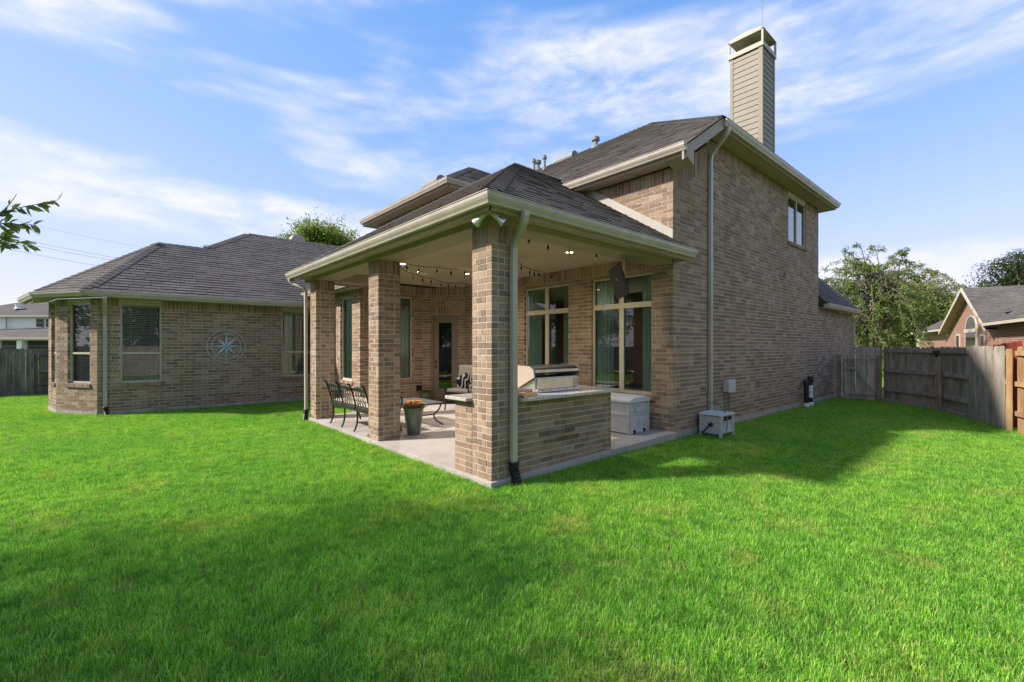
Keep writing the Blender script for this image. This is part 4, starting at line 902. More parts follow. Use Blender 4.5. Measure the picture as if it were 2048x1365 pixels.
# utility box with conduits, small wall plates
p0, p1 = on_y(1446, 761, YC), on_y(1459, 782, YC); ub = empty('utility_box', (p0.x, YC, p1.z), 'small grey utility box with two conduits on the brick side wall', 'utility box')
o = MB(); o.box(p0.x, YC-.11, p1.z, p1.x, YC-.001, p0.z); o.build('case', 'resin_grey', ub, bevel=.008); o = MB(); o.box(p0.x-.01, YC-.122, p1.z-.01, p1.x+.01, YC-.105, p0.z+.012); o.build('cover', 'resin_grey', ub, bevel=.006)
for q in (.2, .8): o = MB(); xx = p0.x+(p1.x-p0.x)*q; o.tube([(xx, YC-.03, p1.z), (xx, YC-.03, -.12)], .013, 8); o.build('conduit', 'grey_metal', ub)
for px, py, s, lab in ((1517, 767, .05, 'small grey vent cap low on the brick side wall'), (1569, 550, .05, 'small pale plate high on the brick side wall')):
    q = on_y(px, py, YC); o = MB(); o.box(q.x-s, YC-.03, q.z-s, q.x+s, YC-.001, q.z+s); o.box(q.x-s*1.2, YC-.045, q.z+s*.6, q.x+s*1.2, YC-.001, q.z+s*1.05); tag(o.build('wall_vent', 'vent_metal', None, bevel=.006), lab, 'vent')
pp = empty('drain_pipes', (14.05, 3.95, GZ), 'pair of black wrapped standpipes with white fittings beside the side wall', 'pipe')
for xx, yy, zt in ((13.93, 3.93, .62), (14.28, 3.93, .72)):
    o = MB(); o.tube([(xx, yy, GZ), (xx, yy, zt-.05)], .055, 12); o.build('pipe', 'black_plastic', pp, smooth=True); o = MB(); o.lathe((xx, yy, GZ), [(.075, 0), (.075, .10), (.056, .12)], 14); o.build('fitting', 'white_plastic', pp, smooth=True)
    o = MB(); o.lathe((xx, yy, zt-.12), [(.07, 0), (.075, .10), (.055, .14)], 14); o.build('cap', 'black_plastic', pp, smooth=True)
o = MB(); o.tube([(14.28, 3.93, .16), (14.28, 3.93, .50)], .057, 12); o.build('sleeve', 'white_plastic', pp, smooth=True)
# twin floodlight at the patio corner
fc = Vector((3.06, 3.86, 3.03)); fl = empty('floodlight', fc, 'twin spotlight fitting under the patio roof corner', 'light')
o = MB(); o.lathe(fc, [(.055, 0), (.06, -.02), (.04, -.03)], 16); o.build('mount', 'trim', fl, smooth=True)
for dirv in (Vector((-.25, .95, -.62)), Vector((.72, -.45, -.62))):
    dirv.normalize(); a_ = fc+Vector((0, 0, -.02)); o = MB(); o.tube([a_, a_+dirv*.07], .016, 10); o.lathe(a_+dirv*.05, [(.022, 0), (.026, .07)], 12, axis=dirv); o.build('arm', 'frame', fl, smooth=True)
    o = MB(); o.lathe(a_+dirv*.12, [(.026, 0), (.032, .02), (.055, .07), (.06, .085), (.05, .092), (.0, .095)], 18, axis=dirv); o.build('lamp', 'stainless', fl, smooth=True)
# compass rose on the wing wall
cc = on_y(452.5, 693.5, YL); cr = .44; yy = YL-.035
cp_ = empty('compass_rose', (cc.x, yy, cc.z), 'round blue and silver metal compass rose hung on the brick wing wall', 'wall ornament')
ring = lambda r, th, nm: None
for r_, nm in ((cr, 'outer_ring'), (cr*.77, 'inner_ring')):
    o = MB(); pts = arc(Vector((cc.x, yy, cc.z)), r_, 0, 2*math.pi, 40, (1, 0, 0), (0, 0, 1)); o.tube(pts, .006, 6, caps=False); o.build(nm, 'compass_metal', cp_, smooth=True)
for k in range(8):
    a_ = k*math.pi/4; u = Vector((math.sin(a_), 0, math.cos(a_))); w = Vector((u.z, 0, -u.x)); L = cr*(.80 if k % 2 == 0 else .74); o = MB(); c0 = Vector((cc.x, yy, cc.z)); rdg = c0+Vector((0, -.03, 0))
    for sg in (-1, 1): o.poly([c0+u*.02+Vector((0, -.028, 0)), c0+u*.11+w*.036*sg, c0+u*L]); o.poly([c0+u*.02+Vector((0, -.028, 0)), c0+u*L, c0+u*.11+Vector((0, -.03, 0))])
    o.poly([c0, c0+u*.11+w*.036, c0+u*.11+Vector((0, -.032, 0))]); o.poly([c0, c0+u*.11-w*.036, c0+u*.11+Vector((0, -.032, 0))])
    for sg in (-1, 1): o.poly([c0+u*.11+w*.036*sg, c0+u*L, c0+u*.11+Vector((0, -.034, 0))])
    o.build('star_point', 'compass_metal' if k % 2 else 'compass_blue', cp_)
    if k: 
        o = MB(); o.bar(c0+u*cr*.77, c0+u*cr*(1.0), .006, .006); o.build('spoke', 'compass_metal', cp_)
for ch_, sgn in (('N', 1), ('S', -1)):
    zc = cc.z+sgn*cr*.885; h = .045; L = []
    if ch_ == 'N': L = [(-.03, -h), (-.03, h), (.03, -h), (.03, h)]
    else: L = [(.03, h*.7), (.0, h), (-.03, h*.6), (-.02, .1*h), (.02, -.1*h), (.03, -h*.6), (0, -h), (-.03, -h*.7)]
    o = MB(); o.tube([(cc.x+a_, yy-.004, zc+b_) for a_, b_ in L], .006, 6); o.build('letter', 'compass_metal', cp_, smooth=True)
o = MB(); o.lathe((cc.x, yy-.03, cc.z), [(.03, 0), (.025, .015), (.0, .02)], 14, axis=(0, -1, 0)); o.build('boss', 'compass_blue', cp_, smooth=True)
# small black outlet cover by the door
q = on_y(838, 777, YK); o = MB(); o.box(q.x-.07, YK-.03, q.z-.06, q.x+.07, YK-.001, q.z+.07); o.box(q.x-.085, YK-.008, q.z-.075, q.x+.085, YK-.0015, q.z+.085); tag(o.build('outlet_cover', 'black_plastic', None, bevel=.006), 'square black outlet cover low on the brick beside the door', 'outlet')
# door mat
o = MB(); mc = a3+d3*.62+n3*.45; o.obox(mc-d3*.42-n3*.28+Vector((0, 0, floor_z(6.9)+.004)), d3*.84, n3*.56, (0, 0, .015)); tag(o.build('door_mat', 'black_plastic', None, bevel=.005), 'dark mat on the slab in front of the glazed door', 'mat')

# ---------------------------------------------------------------- cast metal furniture
def lattice(mb, o, e, u, W, Hh, n=5, r=.006):           # interlaced ovals in a panel
    for k in range(n):
        c = o+e*(W*(k+.5)/n)+u*(Hh*.5); pts = [c+e*(W/n*.78*math.cos(t))+u*(Hh*.47*math.sin(t)) for t in [2*math.pi*i/16 for i in range(17)]]; mb.tube(pts, r, 5, caps=False)
    for k in range(n*2):
        c = o+e*(W*(k+.5)/(n*2))+u*(Hh*.07); pts = [c+e*(W/n*.22*math.cos(t))+u*(Hh*.06*math.sin(t)) for t in [2*math.pi*i/8 for i in range(9)]]; mb.tube(pts, r*.8, 4, caps=False)
def seat_unit(name, nseat, loc, rz, label, cat, seatw=.60, group=None, cushion='cushion_tan', backcush=False):
    t = empty(name, loc, label, cat, group, rz); W = nseat*seatw; E = Vector((0, 1, 0)); U = Vector((-.18, 0, 1)).normalized()   # local: sits facing +x
    for k in range(nseat+1):
        y = -W/2+k*seatw; s_ = MB()
        s_.tube(smooth_path([Vector(p) for p in ((-.04, y, 0), (-.005, y, .05), (.03, y, .20), (.02, y, .38), (-.01, y, .50), (-.07, y, .72), (-.115, y, .84), (-.145, y, .865), (-.165, y, .85))]), .017, 7); s_.build('leg', 'cast_metal', t, local=True, smooth=True)
        if k in (0, nseat):
            s_ = MB(); s_.tube(smooth_path([Vector(p) for p in ((.60, y, 0), (.585, y, .06), (.55, y, .22), (.56, y, .38), (.60, y, .50), (.60, y, .60), (.54, y, .64), (.30, y, .635), (.08, y, .63), (-.02, y, .64))]), .017, 7); s_.build('arm', 'cast_metal', t, local=True, smooth=True)
        else: s_ = MB(); s_.tube(smooth_path([Vector(p) for p in ((.60, y, 0), (.58, y, .06), (.55, y, .2), (.55, y, .38))]), .016, 7); s_.build('leg', 'cast_metal', t, local=True, smooth=True)
    for k in range(nseat):
        y0 = -W/2+k*seatw+.03; b = MB(); o = Vector((0, y0, .42)); w = seatw-.06; u = Vector((-.075, 0, .37)).normalized(); Hh = .37
        b.bar(o, o+E*w, .016, .045); b.tube([o+u*Hh+E*(w*i/10)+Vector((0, 0, .03*math.sin(math.pi*i/10)-.005)) for i in range(11)], .016, 6); b.prism([o+u*(Hh-.04), o+u*(Hh-.04)+E*w, o+u*(Hh+.012)+E*w, o+u*(Hh+.03)+E*w*.5, o+u*(Hh+.012)], (-.012, 0, 0)); lattice(b, o+u*.02, E, u, w, Hh-.06)
        bo = b.build('back_panel', 'cast_metal', t, local=True, smooth=True)
        b = MB(); b.box(.0, y0-.02, .395, .56, y0+w+.02, .415); b.build('seat', 'cast_metal', t, local=True)
        b = MB(); b.box(.035, y0-.012, .417, .56, y0+w+.012, .50); b.build('cushion', cushion, t, local=True, bevel=.03)
        if backcush: b = MB(); b.obox((.035, y0-.01, .49), (.12, 0, 0), (0, w+.02, 0), (-.09, 0, .55)); b.build('back_cushion', cushion, t, local=True, bevel=.04)
    b = MB(); b.bar((.0, -W/2, .385), (.0, W/2, .385), .02, .04); b.bar((.57, -W/2, .385), (.57, W/2, .385), .02, .05); b.build('seat_rail', 'cast_metal', t, local=True)
    return t
seat_unit('garden_bench', 3, (3.34, 8.40, .002), 0, 'black cast metal three seat bench with pierced backs between the brick posts', 'bench', .60)
ar = seat_unit('armchair', 1, (6.53, 8.93, floor_z(6.3)+.002), R(200), 'black metal armchair with high grey cushions beside the patio table', 'armchair', .66, cushion='cushion_grey', backcush=True)
o = MB()
for (x, z) in ((0, 0),): o.obox((-.2, -.06, -.2), (.4, 0, 0), (0, .12, 0), (0, 0, .4))
pl = o.build('throw_pillow', 'pillow', None, local=True, bevel=.05); pl.location = (6.28, 8.80, .70); pl.rotation_euler = (R(-20), R(25), R(110)); tag(pl, 'black and white patterned cushion on the grey armchair', 'cushion')
# slatted coffee table
tb = empty('patio_table', (4.52, 8.08, .0225), 'low black metal table with slatted top on the patio', 'table')
o = MB(); W, L, zt = .34, .60, .43
pts = [(-W, -L), (W, -L), (W, L), (-W, L)]
o.tube([Vector((x, y, zt)) for x, y in pts+pts[:1]], .017, 6); o.build('top_rim', 'cast_metal', tb, local=True)
for k in range(24): o = MB(); y = -L+.03+k*(2*L-.06)/23; o.box(-W, y-.016, zt-.006, W, y+.016, zt+.006); o.build('slat', 'grey_metal', tb, local=True)
for sx_ in (-1, 1):
    for sy_ in (-1, 1):
        o = MB(); o.tube(smooth_path([Vector((sx_*a_, sy_*b_, c_)) for a_, b_, c_ in ((.30, .52, .42), (.27, .48, .30), (.20, .42, .20), (.22, .44, .10), (.30, .53, .02), (.33, .56, .0))]), .015, 7); o.build('leg', 'cast_metal', tb, local=True, smooth=True)
for sy_ in (-1, 1): o = MB(); o.tube([Vector((-.2, sy_*.42, .2)), Vector((.2, sy_*.42, .2))], .012, 6); o.build('stretcher', 'cast_metal', tb, local=True)
# glazed pots with flowers
def pot(loc, r, h, label, fm, nfl, seed):
    rnd = random.Random(seed); t = empty('flower_pot', loc, label, 'flower pot'); o = MB()
    o.lathe((0, 0, 0), [(r*.60, 0), (r*.64, .015), (r*.80, h*.4), (r*.95, h*.82), (r*.98, h*.94), (r*1.03, h*.95), (r*1.03, h), (r*.93, h), (r*.9, h-.04)], 28); o.build('pot', 'glaze', t, local=True, smooth=True)
    o = MB(); o.lathe((0, 0, h-.05), [(r*.9, 0), (r*.5, .03), (0, .04)], 16); o.build('soil', 'soil', t, local=True)
    o = MB()
    for k in range(220):
        a_ = rnd.uniform(0, 6.28); q = r*1.15*math.sqrt(rnd.random()); c = Vector((q*math.cos(a_), q*math.sin(a_), h+rnd.uniform(-.02, .07)*(1.1-q/r*.6))); d_ = Vector((math.cos(a_), math.sin(a_), rnd.uniform(-.3, 1.2))).normalized(); s_ = d_.orthogonal().normalized()*.012; L = rnd.uniform(.03, .06); o.quad(c, c+d_*L*.5+s_, c+d_*L, c+d_*L*.5-s_, rnd.random()*.99+.005)
    o.build('leaves', 'leaf_mid', t, local=True)
    for m_, cnt in fm:
        o = MB()
        for k in range(cnt):
            a_ = rnd.uniform(0, 6.28); q = r*.95*math.sqrt(rnd.random()); c = Vector((q*math.cos(a_), q*math.sin(a_), h+rnd.uniform(.03, .10)))
            for p_ in range(6):
                b_ = p_*1.047+rnd.random(); d_ = Vector((math.cos(b_), math.sin(b_), .5)).normalized(); s_ = d_.cross(Vector((0, 0, 1))).normalized()*.010; o.quad(c, c+d_*.018+s_*1.5, c+d_*.034, c+d_*.018-s_*1.5, rnd.random()*.99+.005)
        o.build('blossom', m_, t, local=True)
    return t
pot((3.96, 7.10, floor_z(3.96)), .172, .47, 'tall tapered green glazed pot with orange flowers beside a brick post', (('flower_orange', 60), ('flower_pink', 35)), 0, 3)
pot((6.32, 10.70, floor_z(6.3)), .15, .27, 'short green glazed pot with pink flowers beside the glazed door', (('flower_pink', 22),), 0, 5)

# ---------------------------------------------------------------- under the patio ceiling
dls = [on_z(px, py, 3.17) for px, py in ((1139, 505), (935, 548), (805, 528))]
for k, (p, lab) in enumerate(zip(dls, ('lit recessed ceiling light near the television', 'lit recessed ceiling light near the fan', 'lit recessed ceiling light beside the middle brick post'))):
    t = empty('recessed_light', p, lab, 'ceiling light', 'recessed lights in the patio ceiling'); o = MB(); o.lathe((p.x, p.y, 3.1795), [(.085, 0), (.09, -.008), (.07, -.012)], 24); o.build('trim_ring', 'frame', t, smooth=True); o = MB(); o.lathe((p.x, p.y, 3.166), [(.062, 0), (.05, -.006)], 20); o.build('lens', 'lamp_glow', t)
    ld = bpy.data.lights.new('downlight', 'SPOT'); ld.energy = 34; ld.color = (1.0, 0.85, 0.66); ld.spot_size = R(165); ld.spot_blend = 1.0; ld.shadow_soft_size = .06; lo_ = bpy.data.objects.new('downlight', ld); col.objects.link(lo_); lo_.parent = t; lo_.location = (0, 0, -.03)
p = on_z(845, 548, 3.17); o = MB(); o.lathe((p.x, p.y, 3.1795), [(.13, 0), (.13, -.012), (.115, -.016)], 28); tag(o.build('ceiling_speaker', 'white_plastic', None, smooth=True), 'round white flat ceiling speaker between the string lights', 'speaker')
fc = at_depth(985, 560, 8.3); fan = empty('ceiling_fan', (fc.x, fc.y, 3.17), 'pale ceiling fan half hidden behind the near brick post', 'ceiling fan')
o = MB(); o.lathe((fc.x, fc.y, 3.1795), [(.07, 0), (.06, -.05), (.015, -.06), (.015, -.2), (.10, -.21), (.11, -.30), (.06, -.34)], 20); o.build('motor', 'frame', fan, smooth=True)
for k in range(5):
    a_ = R(20+72*k); u = Vector((math.cos(a_), math.sin(a_), 0)); w = Vector((-u.y, u.x, .15)).normalized(); o = MB(); c = Vector((fc.x, fc.y, 2.92)); o.obox(c+u*.12-w*.055, u*.55, w*.11, (0, 0, .008)); o.build('blade', 'frame', fan)
# television on a ceiling pole
nb_, fb_ = at_depth(1257, 589, 7.05), at_depth(1234, 605, 7.9); ew = (fb_-nb_); ew.z = 0; Wt = ew.length; ew.normalize(); left = Vector((-ew.y, ew.x, 0)); hh = (left*.30+Vector((0, 0, .95))).normalized(); nn_ = ew.cross(hh).normalized()
tv = empty('television', (nb_+fb_)/2, 'black flat television on a ceiling pole tilted above the right patio window', 'television')
o = MB(); o.obox(nb_, ew*Wt, hh*.52, nn_*.022); o.build('panel', 'black_plastic', tv, bevel=.004)
o = MB(); o.obox(nb_+ew*.08+hh*.06+nn_*.022, ew*(Wt-.16), hh*.34, nn_*.035); o.build('rear_housing', 'black_plastic', tv, bevel=.008)
mc = nb_+ew*Wt*.5+hh*.30; pole = on_z(1248, 515, 3.18); pole = Vector((mc.x+.12, mc.y-.06, 3.179)); o = MB(); o.tube([pole, (pole.x, pole.y, mc.z+.05), mc], .02, 10); o.lathe(pole, [(.06, 0), (.06, -.015)], 16); o.build('ceiling_pole', 'frame', tv, smooth=True)
# festoon lights
def festoon(pts, label, n_b):
    P = [Vector(p) for p in pts]; t = empty('string_lights', P[0], label, 'string lights'); path = []
    for i in range(len(P)-1):
        for j in range(6):
            q = j/6; c = P[i].lerp(P[i+1], q); c.z -= .05*4*q*(1-q)*(P[i+1]-P[i]).length*.6; path.append(c)
    path.append(P[-1]); o = MB(); o.tube(path, .006, 5); o.build('cable', 'black_plastic', t)
    for k in range(n_b):
        c = path[int((k+.5)/n_b*(len(path)-1))]; s_ = MB(); s_.tube([c, c+Vector((0, 0, -.05))], .004, 5); s_.lathe(c+Vector((0, 0, -.045)), [(.012, 0), (.017, -.02), (.017, -.055), (.012, -.06)], 10); so2 = s_.build('socket', 'black_plastic', t, smooth=True)
        b = MB(); b.lathe(c+Vector((0, 0, -.10)), [(.011, 0), (.024, -.03), (.024, -.05), (.012, -.07), (.0, -.073)], 12); b.build('bulb', 'bulb_glass', so2, smooth=True)
festoon([(3.68, 7.3, 3.12), (4.25, 7.79, 3.11), (4.76, 7.62, 3.09), (5.27, 7.41, 3.08), (5.6, 7.25, 3.10)], 'black string lights swagged between the middle post and the fan', 7)
festoon([(3.68, 7.37, 3.05), (4.90, 8.65, 3.08), (5.44, 8.84, 3.07), (5.99, 9.09, 3.06), (6.40, 9.07, 3.09), (7.2, 9.4, 3.13)], 'black string lights swagged toward the glazed door', 9)
festoon([(3.70, 4.44, 3.10), (4.30, 4.62, 3.12), (4.90, 4.75, 3.10), (5.57, 4.72, 3.10), (6.3, 4.6, 3.15)], 'black string lights along the beam near the television', 5)
festoon([(3.72, 4.5, 3.05), (5.3, 5.9, 3.06), (6.08, 6.39, 3.05), (6.42, 6.48, 3.06), (7.2, 6.7, 3.12)], 'black string lights crossing toward the left patio window', 7)
# ================================================================ fences
def picket_mesh(w, h, th=.016):
    k = MB(); c = .035; k.prism([(-w/2, 0, 0), (w/2, 0, 0), (w/2, 0, h-c), (w/2-c, 0, h), (-w/2+c, 0, h), (-w/2, 0, h-c)], (0, th, 0)); return k
PK = {}
def put_pickets(t, p, q, h, m, side, joined=False, w=.138, jit=.01):
    p, q = Vector((p[0], p[1], 0)), Vector((q[0], q[1], 0)); d = (q-p).normalized(); L = (q-p).length; n = Vector((d.y, -d.x, 0))*side; N = int(L/(w+.006)); off = world_loc(t); big = MB()
    key = (m, round(h, 2), w)
    for i in range(N):
        c = p+d*((i+.5)*L/N)+n*(.022 if side else 0)+Vector((0, 0, GZ-.02+random.uniform(-jit, jit))); rz = math.atan2(d.y, d.x)
        if joined:
            a = c-d*w/2; big.obox(a, d*w, n*.016, (0, 0, h+random.uniform(-jit, jit)), random.random()*.99+.005); continue
        if key not in PK: o = picket_mesh(w, h).build('picket', m, t, local=True); PK[key] = o.data
        else: o = bpy.data.objects.new('picket', PK[key]); col.objects.link(o); o.parent = t
        o.scale.x = (L/N)*.985/w; o.location = c-off; o.rotation_euler = (random.uniform(-.008, .008), random.uniform(-.008, .008), rz)
    if joined: o = big.build('pickets', m, t); o['kind'] = 'stuff'
def rails(t, p, q, side, m, zs=(.30, .85, 1.42)):
    p, q = Vector((p[0], p[1], 0)), Vector((q[0], q[1], 0)); d = (q-p).normalized(); n = Vector((d.y, -d.x, 0))*side
    for z in zs: o = MB(); a = p+n*(-.002)+Vector((0, 0, z)); b = q+n*(-.002)+Vector((0, 0, z+random.uniform(-.01, .01))); o.bar(a, b, .038, .088, random.random()*.9+.05); o.build('rail', m, t)
def post(t, p, h, m, w=.09):
    o = MB(); o.box(p[0]-w/2, p[1]-w/2, GZ-.1, p[0]+w/2, p[1]+w/2, h, random.random()*.9+.05); return o.build('post', m, t)
# gate beside the house
g0, g1 = (17.02, 3.80), (17.17, 2.92)
gt = empty('fence_gate', (17.1, 3.36, GZ), 'grey weathered picket gate with metal frame and diagonal brace beside the house', 'gate')
put_pickets(gt, g0, g1, 1.65, 'grey_wood', -1)
o = MB(); P = lambda s, z: Vector((g0[0]+(g1[0]-g0[0])*s-.05, g0[1]+(g1[1]-g0[1])*s, z))
o.tube([P(.02, .10), P(.98, .08), P(.98, 1.16), P(.02, 1.16), P(.02, .10)], .016, 6); o.build('metal_frame', 'grey_metal', gt); o = MB(); o.tube([P(.08, 1.15), P(.92, .10)], .014, 6); o.build('brace', 'grey_metal', gt)
o = MB(); o.bar(P(.0, .90), P(.28, .90), .03, .08, .4); o.build('rail', 'grey_wood', gt)
wf = empty('wooden_fence', (15.6, 1.5, GZ), 'grey weathered picket fence running from the gate to the pale end post', 'fence')
F = [(17.17, 2.86), (15.64, 1.414), (14.33, .867), (12.99, .29)]
for a, b in ((F[0], F[1]), (F[1], F[2])): put_pickets(wf, a, b, 1.64, 'grey_wood', -1); rails(wf, a, b, -1, 'grey_wood')
put_pickets(wf, (14.33, .867), (12.99, .29), 1.66, 'grey_wood', 1, jit=.004); rails(wf, F[2], F[3], 1, 'grey_wood')
for p, h in ((F[0], 1.28), (F[1], 1.30)): post(wf, (p[0]-.06, p[1]+.07), h, 'brown_wood')
post(wf, (16.94, 3.90), 1.30, 'brown_wood', .10); post(wf, (F[2][0]+.02, F[2][1]-.1), 1.3, 'brown_wood')
o = post(wf, (12.90, .25), 1.50, 'cedar', .085)
for a, b in ((F[0], F[1]), (F[1], F[2])): o = MB(); o.bar((a[0]-.05, a[1]+.05, GZ+.05), (b[0]-.05, b[1]+.05, GZ+.04), .03, .14, .7); o.build('kick_board', 'grey_wood', wf)
sl2 = empty('solar_light', (F[1][0]-.12, F[1][1]+.10, 1.33), 'small dark solar light on the grey fence post', 'light'); o = MB(); c = Vector((F[1][0]-.10, F[1][1]+.12, 1.36)); o.box(c.x-.06, c.y-.06, c.z, c.x+.06, c.y+.06, c.z+.09); o.build('panel', 'black_plastic', sl2, bevel=.006); o = MB(); o.lathe(c, [(.03, 0), (.035, -.05), (.02, -.08)], 12); o.build('lamp', 'black_metal', sl2, smooth=True)
cf = empty('cedar_fence', (11, -.5, GZ), 'newer orange cedar fence with rails beyond the pale end post', 'fence')
ca, cb = (12.62, .16), (-4.5, -7.0); dd = Vector((cb[0]-ca[0], cb[1]-ca[1], 0)).normalized(); ce = (ca[0]+dd.x*3.0, ca[1]+dd.y*3.0)
put_pickets(cf, ca, ce, 1.64, 'cedar', -1); rails(cf, ca, ce, 1, 'cedar'); rp = at_depth(2032, 700, 8.95); post(cf, (rp.x, rp.y), 1.36, 'red_wood', .07)
put_pickets(cf, ce, cb, 1.66, 'grey_wood', -1, joined=True)
rf = empty('red_fence', (20, .6, GZ), 'dark red stained picket fence behind the grey fence', 'fence'); ra, rb_ = at_depth(2043, 700, 12.9), at_depth(1912, 700, 23.0)
N = 40
for i in range(N):
    p = ra.lerp(rb_, (i+.5)/N); hgt = 1.72-.42*(i/N)+random.uniform(-.015, .015); d_ = (rb_-ra); d_.z = 0; d_.normalize(); o = MB(); w = (rb_-ra).length/N-.006; a_ = p-d_*w/2; nn_ = Vector((d_.y, -d_.x, 0)); o.prism([Vector((a_.x, a_.y, GZ)), Vector((a_.x, a_.y, GZ))+d_*w, Vector((a_.x, a_.y, hgt-.05))+d_*w, Vector((a_.x, a_.y, hgt))+d_*w*.5, Vector((a_.x, a_.y, hgt-.05))], nn_*.02, random.random()*.9+.05); o.build('picket', 'red_wood', rf)
lf = empty('back_fence', (-2, 22, GZ), 'mossy grey picket fence with gaps behind the left wing', 'fence')
put_pickets(lf, (-7.0, 22.6), (-2.0, 22.1), 1.60, 'old_wood', 1, jit=.02); put_pickets(lf, (-2.0, 22.08), (3.5, 21.6), 1.60, 'old_wood', -1, jit=.02); rails(lf, (-2.0, 22.06), (3.5, 21.55), 1, 'old_wood', (.3, .72, 1.30)); post(lf, (-2.0, 22.02), 1.25, 'old_wood', .1)
sf = empty('side_fence', (-9, 8, GZ), 'grey weathered side fence along the left of the lawn', 'fence'); put_pickets(sf, (-9.5, -7.2), (-9.0, 22.6), 1.65, 'grey_wood', -1, joined=True)
bf = empty('rear_fence', (-7, -7, GZ), 'grey weathered fence closing the lawn behind', 'fence'); put_pickets(bf, (-4.5, -7.0), (-9.5, -7.2), 1.65, 'grey_wood', -1, joined=True)

# ================================================================ neighbours
def wall_uv(mb, p, q, z0, z1, n_t=0.0):
    p, q = Vector((p[0], p[1], 0)), Vector((q[0], q[1], 0)); L = (q-p).length
    mb.quad((p.x, p.y, z0), (q.x, q.y, z0), (q.x, q.y, z1), (p.x, p.y, z1), n_t, [(0, z0), (L, z0), (L, z1), (0, z1)])
def flat_roof(mb, pts): mb.poly(pts)
# brick neighbour with the arched window
nbh = empty('neighbor_house', (34, 1.5, GZ), 'red brick neighbour house with steep gable and arched window behind the fence', 'house')
e = Vector((math.cos(R(16)), math.sin(R(16)), 0)); nf = Vector((e.y, -e.x, 0)); o0 = Vector((27.0, -.75, 0))     # facade line, running away from the camera
S_ = lambda px: hit_line(px, o0, e)
s_l, s_g0, s_g1, s_r = S_(1842), S_(1884), S_(1967), S_(2120)
Q = lambda s, z, out=0.0: o0+e*s+nf*out*-1+Vector((0, 0, z))
nf = -nf if nf.dot(Vector((-1, 0, 0))) < 0 else nf                       # toward the camera side
Q = lambda s, z, out=0.0: o0+e*s+nf*out+Vector((0, 0, z))
ov = .45; nf_ = nf
def S2(px, out): return hit_line(px, o0+nf*out, e)
def zpx(px, py, out=0.0): return CAMH+(HZ-py)/FOC*depth_of(o0+nf*out+e*S2(px, out))
s_g0, s_g1, sap = S2(1878, ov)-.35, S2(1970, ov)+.35, S2(1923, ov)
ez = zpx(1990, 648); za = zpx(1923, 577, ov)
w = MB(); sarch = (S2(1930, .05), S2(1953, .05)); 
def quadz(s0, s1, z0, z1): w.quad(Q(s0, z0), Q(s1, z0), Q(s1, z1), Q(s0, z1), 0, [(s0, z0), (s1, z0), (s1, z1), (s0, z1)])
quadz(s_r, s_l, GZ, ez)
w.poly([Q(s_g1, ez), Q(s_g0, ez), Q(sap, za-.25)], 0, [(s_g1, ez), (s_g0, ez), (sap, za)])
far = Q(s_l, 0)+e*.01; bk = -nf*9
w.quad(Q(s_l, GZ), Q(s_l, GZ)+bk, Q(s_l, ez)+bk, Q(s_l, ez), 0, [(0, 0), (9, 0), (9, ez), (0, ez)]); w.quad(Q(s_r, GZ), Q(s_r, GZ)+bk, Q(s_r, ez)+bk, Q(s_r, ez), 0, [(0, 0), (9, 0), (9, ez), (0, ez)])
w.build('wall', 'red_brick', nbh)
NT = []; ND = MB(); rp_ = lambda *q: roof_plane(q, NT, ND, .2); r_ = MB(); rz_ = zpx(1990, 568)
zr2 = lambda out: ez-.02+(rz_+.92-ez)*(ov-out)/(ov+4.5)
rp_(Q(s_r-1, zr2(ov), ov), Q(s_g1-.3, zr2(ov), ov), Q(s_g1-.3, zr2(-4.5), -4.5), Q(s_r-1, zr2(-4.5), -4.5)); rp_(Q(s_g1-.3, zr2(-.6), -.6), Q(s_g0+.3, zr2(-.6), -.6), Q(s_g0+.3, zr2(-4.5), -4.5), Q(s_g1-.3, zr2(-4.5), -4.5)); rp_(Q(s_g0+.3, zr2(ov), ov), Q(s_l+.5, zr2(ov), ov), Q(s_l-3.5, zr2(-4.5), -4.5), Q(s_g0+.3, zr2(-4.5), -4.5)); rp_(Q(s_l+.5, ez-.02, ov), Q(s_l+.5, ez-.02, -9), Q(s_l-3.5, rz_+.9, -4.5))
rp_(Q(s_g0+.35, ez-.2, ov), Q(sap, za, ov), Q(sap, za, -3.9), Q(s_g0+.35, ez-.2, -.5)); rp_(Q(s_g1-.35, ez-.2, ov), Q(sap, za, ov), Q(sap, za, -3.9), Q(s_g1-.35, ez-.2, -.5))
rp_(Q(s_r-1, rz_+.9, -4.5), Q(s_l-3.5, rz_+.9, -4.5), Q(s_l, ez, -9), Q(s_r-1, ez, -9)); ND.build('roof', 'roof_deck', nbh)
def tabs_mesh(T, parent):
    k = MB()
    for (a, b, c, d, nn, t) in T: j = len(k.v); k.v += [tuple(q) for q in (a, b, c, d, a-nn*.02, b-nn*.02)]; k.face((j, j+1, j+2, j+3), t*.98+.01); k.face((j+4, j+5, j+1, j), t*.98+.01)
    k.build('shingle_courses', 'shingle', parent)['kind'] = 'stuff'
tabs_mesh(NT, nbh)
b_ = MB()
for sg, se in ((s_g0+.35, -1), (s_g1-.35, 1)):
    b_.prism([Q(sg, ez-.35, ov), Q(sg, ez-.17, ov), Q(sap, za+.03, ov), Q(sap, za-.2, ov)], nf*.04)
b_.build('rake_board', 'frame', nbh); b_ = MB()
for sg in (s_g0+.35, s_g1-.35): b_.quad(Q(sg, ez-.3, ov), Q(sg, ez-.3, -.0), Q(sap, za-.12, -.0), Q(sap, za-.12, ov))
b_.build('soffit', 'trim', nbh)
b_ = MB(); b_.bar(Q(s_r-1, ez-.05, ov+.06), Q(s_g1-.3, ez-.05, ov+.06), .12, .13); b_.build('gutter', 'frame', nbh); b_ = MB(); b_.bar(Q(s_g0+.2, ez-.05, ov+.06), Q(s_l+.5, ez-.05, ov+.06), .12, .13); b_.build('gutter', 'frame', nbh)
